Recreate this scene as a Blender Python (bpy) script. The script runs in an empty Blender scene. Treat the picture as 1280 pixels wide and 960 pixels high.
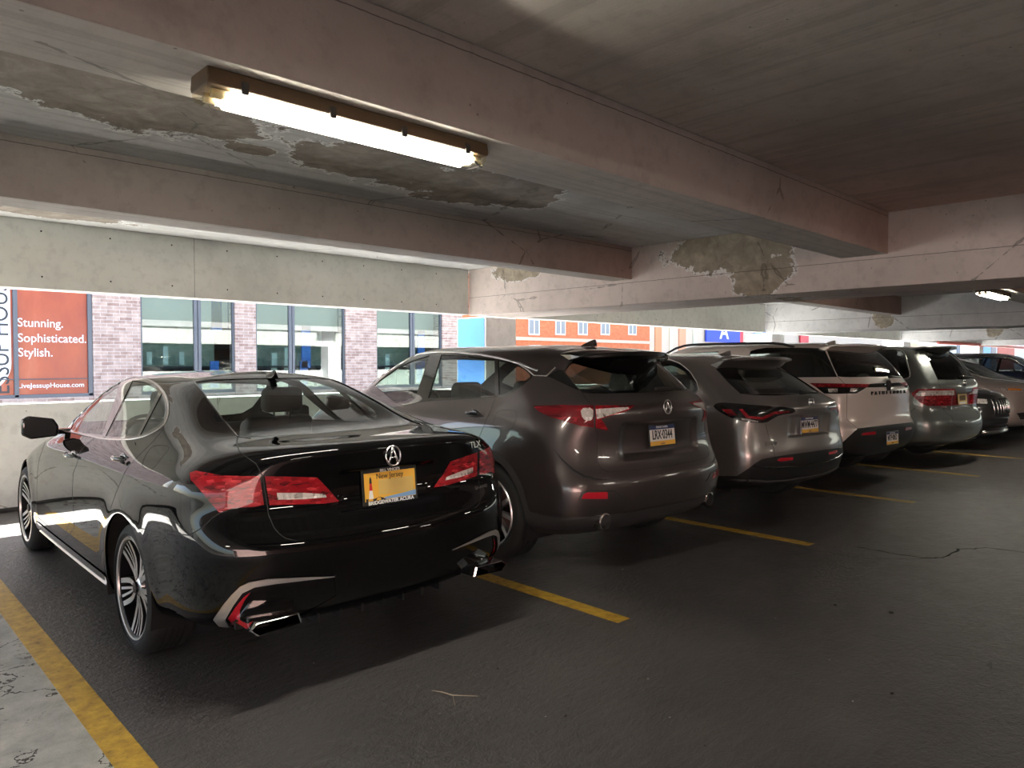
import bpy, bmesh, math, random
import numpy as np
from mathutils import Vector, Matrix
from mathutils.bvhtree import BVHTree
from mathutils.geometry import delaunay_2d_cdt
random.seed(7)
scn = bpy.context.scene
C = scn.collection
PI = math.pi
# ------------------------------------------------------------------ camera
FPX = 900.45; YAW = math.radians(46.056); PITCH = math.radians(-1.798); ROLL = math.radians(.049); CAMH = 1.5
Fv = np.array([math.cos(YAW)*math.cos(PITCH), math.sin(YAW)*math.cos(PITCH), math.sin(PITCH)])
Rv = np.array([math.sin(YAW), -math.cos(YAW), 0.0]); Uv = np.cross(Rv, Fv)
Rv, Uv = Rv*math.cos(ROLL)+Uv*math.sin(ROLL), -Rv*math.sin(ROLL)+Uv*math.cos(ROLL)
cd = bpy.data.cameras.new('camera'); cam = bpy.data.objects.new('camera', cd); C.objects.link(cam)
cd.sensor_fit = 'HORIZONTAL'; cd.sensor_width = 36; cd.lens = FPX/1280*36; cd.clip_start = .05; cd.clip_end = 500
m = Matrix.Identity(4)
for i in range(3):
    m[i][0] = Rv[i]; m[i][1] = Uv[i]; m[i][2] = -Fv[i]
m[2][3] = CAMH
cam.matrix_world = m
scn.camera = cam
def pray(u, v): return Fv+Rv*(u-640)/FPX-Uv*(v-480)/FPX
def onplane(u, v, ax, val):
    d = pray(u, v); o = np.array([0, 0, CAMH]); t = (val-o[ax])/d[ax]
    return o+d*t
# ------------------------------------------------------------------ objects
def tag(o, label=None, cat=None, group=None, kind=None):
    if label: o['label'] = label
    if cat: o['category'] = cat
    if group: o['group'] = group
    if kind: o['kind'] = kind
    return o
def empty(name, loc=(0, 0, 0), rz=0, **k):
    o = bpy.data.objects.new(name, None); C.objects.link(o); o.location = loc; o.rotation_euler = (0, 0, rz)
    o.empty_display_size = .2
    return tag(o, **k)
def meshobj(name, verts, faces, mat, parent=None, smooth=False, normals=None, mats=None, fmi=None, **k):
    me = bpy.data.meshes.new(name); me.from_pydata([tuple(map(float, v)) for v in verts], [], [tuple(map(int, f)) for f in faces]); me.update()
    for mt in (mats or [mat]): me.materials.append(mt)
    if fmi is not None: me.polygons.foreach_set('material_index', list(map(int, fmi)))
    if smooth or normals is not None:
        me.polygons.foreach_set('use_smooth', [True]*len(me.polygons))
    if normals is not None:
        me.normals_split_custom_set_from_vertices([tuple(map(float, n)) for n in normals])
    o = bpy.data.objects.new(name, me); C.objects.link(o)
    if parent: o.parent = parent
    return tag(o, **k)
class MB:
    """collects shapes into ONE mesh"""
    def __init__(s): s.v = []; s.f = []; s.m = []
    def add(s, v, f, mi=0):
        n = len(s.v); s.v += [tuple(p) for p in v]; s.f += [tuple(i+n for i in q) for q in f]; s.m += [mi]*len(f)
        return s
    def box(s, x0, x1, y0, y1, z0, z1, mi=0):
        v = [(x, y, z) for z in (z0, z1) for y in (y0, y1) for x in (x0, x1)]
        return s.add(v, [(0, 2, 3, 1), (4, 5, 7, 6), (0, 1, 5, 4), (2, 6, 7, 3), (0, 4, 6, 2), (1, 3, 7, 5)], mi)
    def prism(s, poly, d, org=(0, 0, 0), ax=(1, 0, 0), ay=(0, 1, 0), mi=0, mside=None):
        """2D polygon (CCW) extruded along ax x ay by d"""
        ax = Vector(ax); ay = Vector(ay); az = ax.cross(ay); o = Vector(org)
        a = [o+ax*p[0]+ay*p[1] for p in poly]; b = [p+az*d for p in a]; n = len(poly)
        s.add(a+b, [tuple(range(n))[::-1], tuple(range(n, 2*n))], mi)
        return s.add(a+b, [(i, (i+1) % n, n+(i+1) % n, n+i) for i in range(n)], mi if mside is None else mside)
    def tube(s, pts, r, n=8, mi=0, cap=True):
        pts = [Vector(p) for p in pts]; rs = r if isinstance(r, (list, tuple)) else [r]*len(pts)
        v = []; up = None
        for i, p in enumerate(pts):
            t = (pts[min(i+1, len(pts)-1)]-pts[max(i-1, 0)]).normalized()
            if up is None: up = Vector((0, 0, 1)) if abs(t.z) < .9 else Vector((1, 0, 0))
            a = t.cross(up).normalized(); b = a.cross(t).normalized(); up = b
            v += [p+(a*math.cos(2*PI*k/n)+b*math.sin(2*PI*k/n))*rs[i] for k in range(n)]
        f = [(i*n+k, i*n+(k+1) % n, (i+1)*n+(k+1) % n, (i+1)*n+k) for i in range(len(pts)-1) for k in range(n)]
        if cap: f += [tuple(range(n))[::-1], tuple(range((len(pts)-1)*n, len(pts)*n))]
        return s.add(v, f, mi)
    def lathe(s, prof, n=48, org=(0, 0, 0), mi=0, closed=False):
        """profile (r, y) spun about the Y axis"""
        v = []
        for k in range(n):
            a = 2*PI*k/n
            v += [(org[0]+r*math.cos(a), org[1]+y, org[2]+r*math.sin(a)) for r, y in prof]
        q = len(prof); f = []
        for k in range(n):
            k2 = (k+1) % n
            for i in range(q if closed else q-1):
                j = (i+1) % q
                f.append((k*q+i, k*q+j, k2*q+j, k2*q+i))
        return s.add(v, f, mi)
    def sphere(s, c, r, nu=16, nv=10, mi=0):
        r = r if isinstance(r, (list, tuple)) else (r, r, r); v = []
        for j in range(nv+1):
            t = PI*j/nv
            for i in range(nu):
                a = 2*PI*i/nu; v.append((c[0]+r[0]*math.sin(t)*math.cos(a), c[1]+r[1]*math.sin(t)*math.sin(a), c[2]+r[2]*math.cos(t)))
        return s.add(v, [(j*nu+i, (j+1)*nu+i, (j+1)*nu+(i+1) % nu, j*nu+(i+1) % nu) for j in range(nv) for i in range(nu)], mi)
    def build(s, name, mat, parent=None, smooth=False, bevel=0, mats=None, subsurf=0, auto=None, seg=2, **k):
        o = meshobj(name, s.v, s.f, mat, parent, smooth, mats=mats, fmi=s.m if mats else None, **k)
        bm = bmesh.new(); bm.from_mesh(o.data); bmesh.ops.remove_doubles(bm, verts=bm.verts, dist=1e-5)
        bmesh.ops.recalc_face_normals(bm, faces=bm.faces)
        if auto is not None:
            for e in bm.edges:
                if len(e.link_faces) == 2 and e.calc_face_angle(0) > math.radians(auto): e.smooth = False
            for f in bm.faces: f.smooth = True
        bm.to_mesh(o.data); bm.free()
        if subsurf:
            md = o.modifiers.new('s', 'SUBSURF'); md.levels = md.render_levels = subsurf
        if bevel:
            md = o.modifiers.new('b', 'BEVEL'); md.width = bevel; md.segments = seg; md.limit_method = 'ANGLE'; md.angle_limit = math.radians(35)
        return o
def text_obj(name, txt, size, mat, M, parent=None, depth=.002, align='CENTER', sx=1, sp=1, bold=0, **k):
    """M: 4x4 matrix, text lies in its XY plane; returns a mesh object"""
    cu = bpy.data.curves.new('t', 'FONT'); cu.body = txt; cu.size = size; cu.extrude = depth/2; cu.align_x = align; cu.align_y = 'CENTER'
    cu.space_character = sp; cu.offset = bold; cu.resolution_u = 4
    t = bpy.data.objects.new('t', cu); C.objects.link(t)
    dg = bpy.context.evaluated_depsgraph_get(); me = bpy.data.meshes.new_from_object(t.evaluated_get(dg))
    bpy.data.objects.remove(t); bpy.data.curves.remove(cu)
    me.transform(M @ Matrix.Diagonal((sx, 1, 1, 1))); me.materials.clear(); me.materials.append(mat)
    me.name = name
    o = bpy.data.objects.new(name, me); C.objects.link(o)
    if parent: o.parent = parent
    return tag(o, **k)
def frame(o, x, y):
    """matrix with origin o, x axis and y axis"""
    x = Vector(x).normalized(); y = Vector(y); y = (y-x*y.dot(x)).normalized(); z = x.cross(y); M = Matrix.Identity(4)
    for i in range(3): M[i][0] = x[i]; M[i][1] = y[i]; M[i][2] = z[i]; M[i][3] = o[i]
    return M
# ------------------------------------------------------------------ materials
def newmat(name):
    m = bpy.data.materials.new(name); m.use_nodes = True; nt = m.node_tree
    return m, nt, nt.nodes['Principled BSDF']
def pm(name, col, rough=.5, metal=0, **k):
    m, nt, b = newmat(name)
    b.inputs['Base Color'].default_value = (*col, 1); b.inputs['Roughness'].default_value = rough; b.inputs['Metallic'].default_value = metal
    for kk, v in k.items():
        b.inputs[{'coat': 'Coat Weight', 'coatr': 'Coat Roughness', 'trans': 'Transmission Weight', 'ior': 'IOR', 'spec': 'Specular IOR Level', 'em': 'Emission Strength', 'alpha': 'Alpha', 'sheen': 'Sheen Weight'}[kk]].default_value = v
    if 'em' in k: b.inputs['Emission Color'].default_value = (*col, 1)
    return m
class NT:
    def __init__(s, nt): s.nt = nt
    def n(s, t, **k):
        o = s.nt.nodes.new(t)
        for a, b in k.items(): setattr(o, a, b)
        return o
    def l(s, a, b): s.nt.links.new(a, b)
    def setin(s, sock, v):
        if hasattr(v, 'is_output') or isinstance(v, bpy.types.NodeSocket): s.l(v, sock)
        else:
            try: sock.default_value = v
            except Exception: sock.default_value = (*v, 1)
    def math(s, op, a, b=None, c=None, clamp=False):
        o = s.n('ShaderNodeMath', operation=op, use_clamp=clamp); s.setin(o.inputs[0], a)
        if b is not None: s.setin(o.inputs[1], b)
        if c is not None: s.setin(o.inputs[2], c)
        return o.outputs[0]
    def noise(s, vec, sc, det=4, rough=.55, dist=0, out=0):
        o = s.n('ShaderNodeTexNoise'); s.setin(o.inputs['Vector'], vec); o.inputs['Scale'].default_value = sc; o.inputs['Detail'].default_value = det
        o.inputs['Roughness'].default_value = rough; o.inputs['Distortion'].default_value = dist
        return o.outputs[out]
    def mapping(s, vec, scale=(1, 1, 1), loc=(0, 0, 0), rot=(0, 0, 0)):
        o = s.n('ShaderNodeMapping'); s.setin(o.inputs[0], vec); o.inputs['Scale'].default_value = scale; o.inputs['Location'].default_value = loc; o.inputs['Rotation'].default_value = rot
        return o.outputs[0]
    def ramp(s, f, stops, interp='LINEAR'):
        o = s.n('ShaderNodeValToRGB'); s.setin(o.inputs[0], f); cr = o.color_ramp; cr.interpolation = interp
        while len(cr.elements) < len(stops): cr.elements.new(.5)
        for e, (p, c) in zip(cr.elements, stops):
            e.position = p; e.color = (*c, 1) if isinstance(c, (tuple, list)) else (c, c, c, 1)
        return o.outputs[0]
    def mix(s, f, a, b, bt='MIX'):
        o = s.n('ShaderNodeMix', data_type='RGBA', blend_type=bt); s.setin(o.inputs[0], f); s.setin(o.inputs[6], a); s.setin(o.inputs[7], b)
        return o.outputs[2]
    def bump(s, h, st=.3, d=.01, nrm=None):
        o = s.n('ShaderNodeBump'); s.setin(o.inputs['Height'], h); o.inputs['Strength'].default_value = st; o.inputs['Distance'].default_value = d
        if nrm is not None: s.l(nrm, o.inputs['Normal'])
        return o.outputs[0]
    def smooth(s, v, a, b):
        o = s.n('ShaderNodeMapRange', interpolation_type='SMOOTHSTEP'); s.setin(o.inputs[0], v); o.inputs[1].default_value = a; o.inputs[2].default_value = b
        return o.outputs[0]
    def xyz(s, vec):
        o = s.n('ShaderNodeSeparateXYZ'); s.setin(o.inputs[0], vec); return o.outputs
def paint(name, col, metal=0, rough=.3, flake=0, coat=1.0, spec=.5):
    m, nt, b = newmat(name); t = NT(nt)
    b.inputs['Base Color'].default_value = (*col, 1); b.inputs['Metallic'].default_value = metal; b.inputs['Roughness'].default_value = rough
    b.inputs['Coat Weight'].default_value = coat; b.inputs['Specular IOR Level'].default_value = spec; b.inputs['Coat Roughness'].default_value = .015; b.inputs['Coat IOR'].default_value = 1.5
    tc = t.n('ShaderNodeTexCoord').outputs['Object']
    if flake:
        nz = t.noise(tc, 900, 1); c = t.mix(t.math('MULTIPLY', nz, flake), (*col, 1), tuple(min(1, 2.2*x+.03) for x in col)+(1,)); t.l(c, b.inputs['Base Color'])
    r = t.noise(tc, 3, 4)
    t.l(t.math('MULTIPLY_ADD', r, .03, .0), b.inputs['Coat Roughness'])
    return m
def glassmat(name, tint=(.6, .7, .68), alpha=.5, rough=0.0):
    """thin tinted pane: transparent + mirror-like fresnel reflection"""
    m = bpy.data.materials.new(name); m.use_nodes = True; nt = m.node_tree; nt.nodes.clear(); t = NT(nt)
    out = t.n('ShaderNodeOutputMaterial'); tr = t.n('ShaderNodeBsdfTransparent'); gl = t.n('ShaderNodeBsdfGlossy'); mx = t.n('ShaderNodeMixShader'); ge = t.n('ShaderNodeNewGeometry'); dt = t.n('ShaderNodeVectorMath', operation='DOT_PRODUCT'); t.l(ge.outputs['Incoming'], dt.inputs[0]); t.l(ge.outputs['Normal'], dt.inputs[1])
    tr.inputs[0].default_value = (*[c*alpha for c in tint], 1); gl.inputs['Roughness'].default_value = rough; gl.inputs[0].default_value = (1, 1, 1, 1)
    k = t.math('POWER', t.math('SUBTRACT', 1, t.math('ABSOLUTE', dt.outputs['Value']), clamp=True), 5)
    t.l(t.math('ADD', t.math('MULTIPLY', k, .9), .07, clamp=True), mx.inputs[0]); t.l(tr.outputs[0], mx.inputs[1]); t.l(gl.outputs[0], mx.inputs[2]); t.l(mx.outputs[0], out.inputs[0])
    return m
M_ = {}
M_['rubber'] = pm('tire_rubber', (.012, .012, .012), .75)
M_['blk_plastic'] = pm('black_plastic', (.012, .012, .012), .5)
M_['blk_gloss'] = pm('gloss_black', (.004, .004, .004), .06, coat=1)
M_['seam'] = pm('seam_dark', (.004, .004, .004), .6)
M_['under'] = pm('underbody', (.006, .006, .006), .9)
M_['lining'] = pm('cabin_lining', (.02, .02, .022), .85)
M_['seat'] = pm('seat_leather', (.035, .036, .038), .55)
M_['chrome'] = pm('chrome', (.85, .85, .85), .06, 1)
M_['satin'] = pm('satin_chrome', (.62, .6, .57), .22, 1)
M_['trim_bright'] = pm('bright_trim', (.8, .79, .77), .28, .8)
M_['alloy'] = pm('alloy', (.6, .6, .61), .3, 1)
M_['alloydark'] = pm('alloy_dark', (.02, .02, .022), .35, .6)
M_['disc'] = pm('brake_disc', (.16, .1, .085), .5, .8)
M_['refl'] = pm('red_reflector', (.5, .005, .02), .25, coat=1)
M_['plate_white'] = pm('plate_white', (.8, .76, .74), .4)
M_['plate_yel'] = pm('plate_yellow', (.85, .47, .06), .4)
M_['plate_buff'] = pm('plate_buff', (.72, .5, .16), .4)
M_['ink'] = pm('plate_ink', (.015, .015, .02), .5)
M_['navy'] = pm('plate_navy', (.02, .035, .12), .5)
M_['white'] = pm('white_paint', (.85, .85, .85), .4)
M_['red'] = pm('red_paint', (.6, .02, .02), .4)
M_['sea'] = pm('plate_sea', (.22, .4, .65), .4)
M_['glass_clear'] = glassmat('cabin_glass', (.88, .98, .93), .92)
M_['glass_dark'] = glassmat('privacy_glass', (.7, .72, .7), .28)
M_['glass_mid'] = glassmat('tinted_glass', (.8, .9, .85), .62)
def lensmat(name, base, dark, bright, sc=(30, 30, 60)):
    m, nt, b = newmat(name); t = NT(nt); tc = t.n('ShaderNodeTexCoord').outputs['Object']
    vo = t.n('ShaderNodeTexVoronoi', feature='F1'); t.l(t.mapping(tc, sc), vo.inputs['Vector']); vo.inputs['Scale'].default_value = 1
    cell = t.xyz(vo.outputs['Color'])[0]; z = t.xyz(tc)[2]
    band = t.math('FRACT', t.math('MULTIPLY', z, 17)); nz = t.noise(t.mapping(tc, (14, 14, 40)), 1, 3)
    f = t.math('ADD', t.math('ADD', t.math('MULTIPLY', cell, .45), t.math('MULTIPLY', band, .2)), t.math('MULTIPLY', nz, .38))
    c = t.ramp(f, [(.22, dark), (.45, base), (.66, base), (.84, bright)]); t.l(c, b.inputs['Base Color'])
    b.inputs['Roughness'].default_value = .4; b.inputs['Specular IOR Level'].default_value = .2; b.inputs['Coat Weight'].default_value = .7; b.inputs['Coat Roughness'].default_value = .01
    t.l(t.bump(f, .5, .01), b.inputs['Normal'])
    return m
M_['lens_red'] = lensmat('red_lens', (.27, .003, .009), (.06, .001, .003), (.75, .07, .08), (30, 30, 75))
M_['lens_deep'] = lensmat('deep_red_lens', (.17, .003, .008), (.06, .001, .003), (.4, .02, .03), (9, 9, 40))
M_['lens_clear'] = lensmat('clear_lens', (.55, .5, .47), (.1, .08, .07), (.95, .9, .88), (60, 60, 20))
M_['lens_black'] = pm('smoked_lens', (.008, .008, .009), .15, coat=1)
M_['amber'] = pm('amber_lens', (.9, .3, .04), .2, coat=1)
# ------------------------------------------------------------------ car body generator
NC = 18
def interp_keys(keys, s):
    xs = [k[0] for k in keys]
    return (float(np.interp(s, xs, [k[1] for k in keys])), float(np.interp(s, xs, [k[2] for k in keys])))
FR = [0, .085, .19, .32, .46, .6, .74, .88, 1]
def build_net(rows):
    """row: (rear (s,z,w,bow,dz), side keys [(s,y,z)..], front (s,z,w,bow,dz))"""
    net = []
    for rear, side, front in rows:
        s0, z0, w, bow, dz = rear; r = []
        for a, b in ((0, 0), (.38, .06), (.7, .28), (.9, .6), (.985, 1)):
            r.append((s0+bow*b, w*a, z0+dz*b))
        sf, zf, wf, bf, dzf = front
        sa = s0+bow+.13; sb = sf-bf-.13
        for f in FR:
            s = sa+(sb-sa)*f; y, z = interp_keys(side, s)
            r.append((s, y, z))
        for a, b in ((.985, 1), (.8, .5), (.42, .1), (0, 0)):
            r.append((sf-bf*b, wf*a, zf+dzf*b))
        net.append(r)
    return np.array(net)              # R x 18 x 3
def bspl(t):
    return np.stack([(1-t)**3, 3*t**3-6*t**2+4, -3*t**3+3*t**2+3*t+1, t**3], -1)/6
def dbspl(t):
    return np.stack([-3*(1-t)**2, 9*t**2-12*t, -9*t**2+6*t+3, 3*t**2], -1)/6
class Car:
    def __init__(s, name, label, rows, x, y, yaw, arches, flare=.016, group=None, front_facing=False, dents=()):
        s.dents = dents
        s.net = build_net(rows); R = len(rows); s.R = R
        n = s.net
        first = 2*n[0]-n[1]; last = n[-2]*np.array([1, -1, 1])
        g = np.concatenate([first[None], n, last[None]], 0)
        c0 = g[:, 1:2]*np.array([1, -1, 1]); c1 = g[:, -2:-1]*np.array([1, -1, 1])
        s.G = np.concatenate([c0, g, c1], 1)
        s.U = NC-1; s.V = R-1
        s.arches = arches; s.flare = flare
        rz = PI/2-math.radians(yaw)
        if front_facing: rz += PI
        s.root = empty(name, (x, y, 0), rz, label=label, cat='car', group=group or 'cars parked along the wall')
        s.MW = Matrix.Translation((x, y, 0)) @ Matrix.Rotation(rz, 4, 'Z'); s.MI = s.MW.inverted()
        nu, nv = s.U*6, s.V*6
        s.nu, s.nv = nu, nv
        uu, vv = np.meshgrid(np.linspace(0, s.U, nu+1), np.linspace(0, s.V, nv+1))
        s.gp = s.S(uu.ravel(), vv.ravel()); s.guv = np.stack([uu.ravel(), vv.ravel()], -1)
        tris = []
        for j in range(nv):
            for i in range(nu):
                a = j*(nu+1)+i; tris += [(a, a+1, a+nu+2), (a, a+nu+2, a+nu+1)]
        s.tris = tris; s.bvh = BVHTree.FromPolygons([tuple(p) for p in s.gp], tris)
        s.cuts = []     # constraint polygons
    def raw(s, u, v, du=False, dv=False):
        u = np.clip(np.asarray(u, float), 0, s.U-1e-9); v = np.clip(np.asarray(v, float), 0, s.V-1e-9)
        i = np.floor(u).astype(int); j = np.floor(v).astype(int); fu = u-i; fv = v-j
        bu = dbspl(fu) if du else bspl(fu); bv = dbspl(fv) if dv else bspl(fv)
        out = np.zeros((len(u), 3))
        for a in range(4):
            for b in range(4):
                out += (bv[:, a]*bu[:, b])[:, None]*s.G[j+a, i+b]
        return out
    def disp(s, p):
        """fender flares round the wheel arches"""
        for ax, az, ar in s.arches:
            d = np.hypot(p[:, 0]-ax, p[:, 2]-az)
            w = np.exp(-((d-ar)/.085)**2)*(p[:, 2] > .1)
            side = np.clip((p[:, 1]-.6)/.2, 0, 1)
            p[:, 1] += s.flare*w*side
        for hw, z0, z1, d in s.dents:
            a = np.clip((hw-np.abs(p[:, 1]))/.07, 0, 1); b = np.clip(np.minimum(p[:, 2]-z0, z1-p[:, 2])/.035, 0, 1)
            p[:, 0] += d*(a*a*(3-2*a))*(b*b*(3-2*b))*(p[:, 0] < .9)
        return p
    def S(s, u, v): return s.disp(s.raw(u, v))
    def N(s, u, v):
        e = .02
        u = np.asarray(u, float); v = np.asarray(v, float)
        a = s.S(np.clip(u+e, 0, s.U-1e-6), v)-s.S(np.clip(u-e, 0, s.U), v); b = s.S(u, np.clip(v+e, 0, s.V-1e-6))-s.S(u, np.clip(v-e, 0, s.V))
        n = np.cross(b, a); l = np.linalg.norm(n, axis=1, keepdims=True)
        return n/np.maximum(l, 1e-9)
    def uv_at(s, hit, idx):
        a, b, c = (Vector(s.gp[k]) for k in s.tris[idx]); ka, kb, kc = s.tris[idx]
        v0, v1, v2 = b-a, c-a, Vector(hit)-a
        d00, d01, d11, d20, d21 = v0.dot(v0), v0.dot(v1), v1.dot(v1), v2.dot(v0), v2.dot(v1); dn = d00*d11-d01*d01
        if abs(dn) < 1e-14: return s.guv[ka]
        y = (d11*d20-d01*d21)/dn; z = (d00*d21-d01*d20)/dn
        return s.guv[ka]*(1-y-z)+s.guv[kb]*y+s.guv[kc]*z
    def cast(s, o, d):
        o = Vector(o); d = Vector(d).normalized(); h = s.bvh.ray_cast(o, d)
        if h[0] is not None: return s.uv_at(h[0], h[2])
        best = None
        for k in range(160):
            q = o+d*(.3+k*.1); r = s.bvh.find_nearest(q)
            if best is None or r[3] < best[0]: best = (r[3], r[0], r[2], q)
        for _ in range(6):      # refine along the ray
            t = (best[1]-o).dot(d); q = o+d*t; r = s.bvh.find_nearest(q)
            if r[3] < best[0]: best = (r[3], r[0], r[2], q)
        return s.uv_at(best[1], best[2])
    def dense(s, pts, step, closed=True):
        out = []; n = len(pts)
        for i in range(n if closed else n-1):
            a = np.array(pts[i], float); b = np.array(pts[(i+1) % n], float); k = max(1, int(np.ceil(np.linalg.norm(b-a)/step)))
            out += [tuple(a+(b-a)*j/k) for j in range(k)]
        if not closed: out.append(tuple(map(float, pts[-1])))
        return out
    def px(s, pts, closed=True, rnd=0, step=3):
        if rnd: pts = chaikin(pts, rnd, closed)
        o = s.MI @ Vector((0, 0, CAMH)); R3 = s.MI.to_3x3()
        return [tuple(s.cast(o, R3 @ Vector(pray(*p)))) for p in s.dense(pts, step, closed)]
    def side(s, pts, closed=True, rnd=0, step=.04):
        if rnd: pts = chaikin(pts, rnd, closed)
        return [tuple(s.cast((p[0], 3, p[1]), (0, -1, 0))) for p in s.dense(pts, step, closed)]
    def rear(s, pts, closed=True, rnd=0, step=.03, sgn=1):
        """(y,z) seen from behind; y<0 runs past the centre line"""
        if rnd: pts = chaikin(pts, rnd, closed)
        out = []
        for p in s.dense(pts, step, closed):
            q = s.cast((-2 if sgn > 0 else 8, max(p[0], .0015), p[1]), (sgn, 0, 0))
            out.append((q[0]+(p[0]*4 if p[0] < 0 else 0) if sgn > 0 else q[0]-(p[0]*4 if p[0] < 0 else 0), q[1]))
        return out
    def pt(s, uv, off=0):
        a = np.array([uv[0]]); b = np.array([uv[1]])
        return Vector(s.S(a, b)[0]+s.N(a, b)[0]*off)
    def nrm(s, uv): return Vector(s.N(np.array([uv[0]]), np.array([uv[1]]))[0])
    # --- surface -> meshes
    def skin(s, regions, res=6):
        """regions: list of dict(name, poly|polys (uv), mat, off, depth, mid(bool), hole(bool), rest(bool), both, label)"""
        nu, nv = s.U*res, s.V*res
        pts = []; edges = []
        uu = np.linspace(0, s.U, nu+1); vv = np.linspace(0, s.V, nv+1)
        for j in range(nv+1):
            for i in range(nu+1): pts.append((uu[i], vv[j]))
        for i in range(nu): edges += [(i, i+1), (nv*(nu+1)+i, nv*(nu+1)+i+1)]
        for j in range(nv): edges += [(j*(nu+1), (j+1)*(nu+1)), (j*(nu+1)+nu, (j+1)*(nu+1)+nu)]
        for r in regions:
            for poly in r.get('polys', []):
                b = len(pts); pts += [(float(a), float(c)) for a, c in poly]; n = len(poly)
                edges += [(b+i, b+(i+1) % n) for i in range(n)]
        V, E, F, _, _, _ = delaunay_2d_cdt([Vector(p) for p in pts], edges, [], 0, 1e-5)
        V = np.array([tuple(p) for p in V]); F = np.array([f for f in F if len(f) == 3])
        cen = V[F].mean(1)
        ok = (cen[:, 0] > 0) & (cen[:, 0] < s.U) & (cen[:, 1] > 0) & (cen[:, 1] < s.V)
        a = V[F[:, 1]]-V[F[:, 0]]; b = V[F[:, 2]]-V[F[:, 0]]
        ok &= np.abs(a[:, 0]*b[:, 1]-a[:, 1]*b[:, 0]) > 1e-9
        F = F[ok]; cen = cen[ok]
        lab = np.full(len(F), -1)
        P = s.S(V[:, 0], V[:, 1]); NN = s.N(V[:, 0], V[:, 1])
        s.P3c = P[F].mean(1)
        for k, r in enumerate(regions):
            inside = np.zeros(len(F), bool)
            for poly in r.get('polys', []): inside |= pip(cen, np.array(poly))
            if r.get('test') is not None: inside |= r['test'](cen, s.P3c)
            if r.get('rest'): inside[:] = True
            lab[(lab < 0) & inside] = k
        res_ = {}
        for k, r in enumerate(regions):
            T = F[lab == k]
            if r.get('hole') or len(T) == 0: continue
            off = r.get('off', 0); depth = r.get('depth', .012)
            used, inv = np.unique(T, return_inverse=True); T2 = inv.reshape(-1, 3)
            vp = P[used]+NN[used]*off; vn = NN[used].copy(); cu = V[used, 0]; cv = V[used, 1]
            cnt = {}
            for t in T2:
                for q in ((t[0], t[1]), (t[1], t[2]), (t[2], t[0])):
                    key = (min(q), max(q)); cnt.setdefault(key, []).append(q)
            be = [q[0] for q in cnt.values() if len(q) == 1]
            mid = r.get('mid', True)
            be = [q for q in be if not (mid and ((cu[q[0]] < 1e-6 and cu[q[1]] < 1e-6) or (cu[q[0]] > s.U-1e-6 and cu[q[1]] > s.U-1e-6) or (cv[q[0]] > s.V-1e-6 and cv[q[1]] > s.V-1e-6)))]
            verts = [tuple(p) for p in vp]; nor = [tuple(q) for q in vn]; faces = [tuple(t) for t in T2]
            if depth:
                for a_, b_ in be:
                    pa, pb = vp[a_], vp[b_]; na = vn[a_]; ia = pa-na*depth; ib = pb-vn[b_]*depth
                    fn = np.cross(pb-pa, na); fn = fn/(np.linalg.norm(fn)+1e-12)
                    i0 = len(verts); verts += [tuple(pa), tuple(pb), tuple(ib), tuple(ia)]; nor += [tuple(fn)]*4
                    faces.append((i0+1, i0, i0+3, i0+2))
            mv = [(x, -y, z) for x, y, z in verts]; mn = [(x, -y, z) for x, y, z in nor]; mf = [tuple(f[::-1]) for f in faces]
            # orientation check
            f0 = faces[0]; pa, pb, pc = (np.array(verts[i]) for i in f0[:3])
            if np.dot(np.cross(pb-pa, pc-pa), np.array(nor[f0[0]])) < 0:
                faces = [tuple(f[::-1]) for f in faces]; mf = [tuple(f[::-1]) for f in mf]
            kw = {}
            par = r.get('parent') or s.root
            if isinstance(par, str): par = s.parts[par]
            if mid:
                n = len(verts); o = meshobj(r['name'], verts+mv, faces+[tuple(i+n for i in f) for f in mf], r['mat'], par, normals=nor+mn, label=r.get('label'))
                res_[r['name']] = o
            else:
                par2 = r.get('parent2') or par
                if isinstance(par2, str): par2 = s.parts[par2]
                o = meshobj(r['name'], verts, faces, r['mat'], par, normals=nor, label=r.get('label'))
                if not r.get('left_only'): o2 = meshobj(r['name'], mv, mf, r['mat'], par2, normals=mn, label=r.get('label'))
                res_[r['name']] = o
        # inner lining: same skin, pushed inwards
        lin = [k for k, r in enumerate(regions) if r.get('lining', not r.get('hole') and not r.get('glass'))]
        T = F[np.isin(lab, lin) & (s.P3c[:, 2] > .45)]
        used, inv = np.unique(T, return_inverse=True); vp = P[used]-NN[used]*.014; T2 = inv.reshape(-1, 3); n = len(vp)
        mv = vp*np.array([1, -1, 1])
        meshobj('cabin_lining', list(vp)+list(mv), [tuple(t) for t in T2]+[tuple(t[::-1]+n) for t in T2], M_['lining'], s.root, smooth=True)
        return res_
    def ribbon(s, uvs, w=.0055, h=.0006, mat=None, name='seam', closed=False, mirror=True, base=None, taper=False, parent=None, into=None, label=None):
        """strip of width w and height h that follows the surface"""
        P = np.array(uvs); p = s.S(P[:, 0], P[:, 1]); n = s.N(P[:, 0], P[:, 1])
        keep = [0]
        for i in range(1, len(p)):
            if np.linalg.norm(p[i]-p[keep[-1]]) > .006: keep.append(i)
        p = p[keep]; n = n[keep]; k = len(p); verts = []; faces = []
        PR = [(-1, -1), (-.75, 1), (.75, 1), (1, -1)] if h < .003 else [(-1, -1), (-.92, .45), (-.6, .85), (0, 1), (.6, .85), (.92, .45), (1, -1)]
        if k < 2: return
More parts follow.
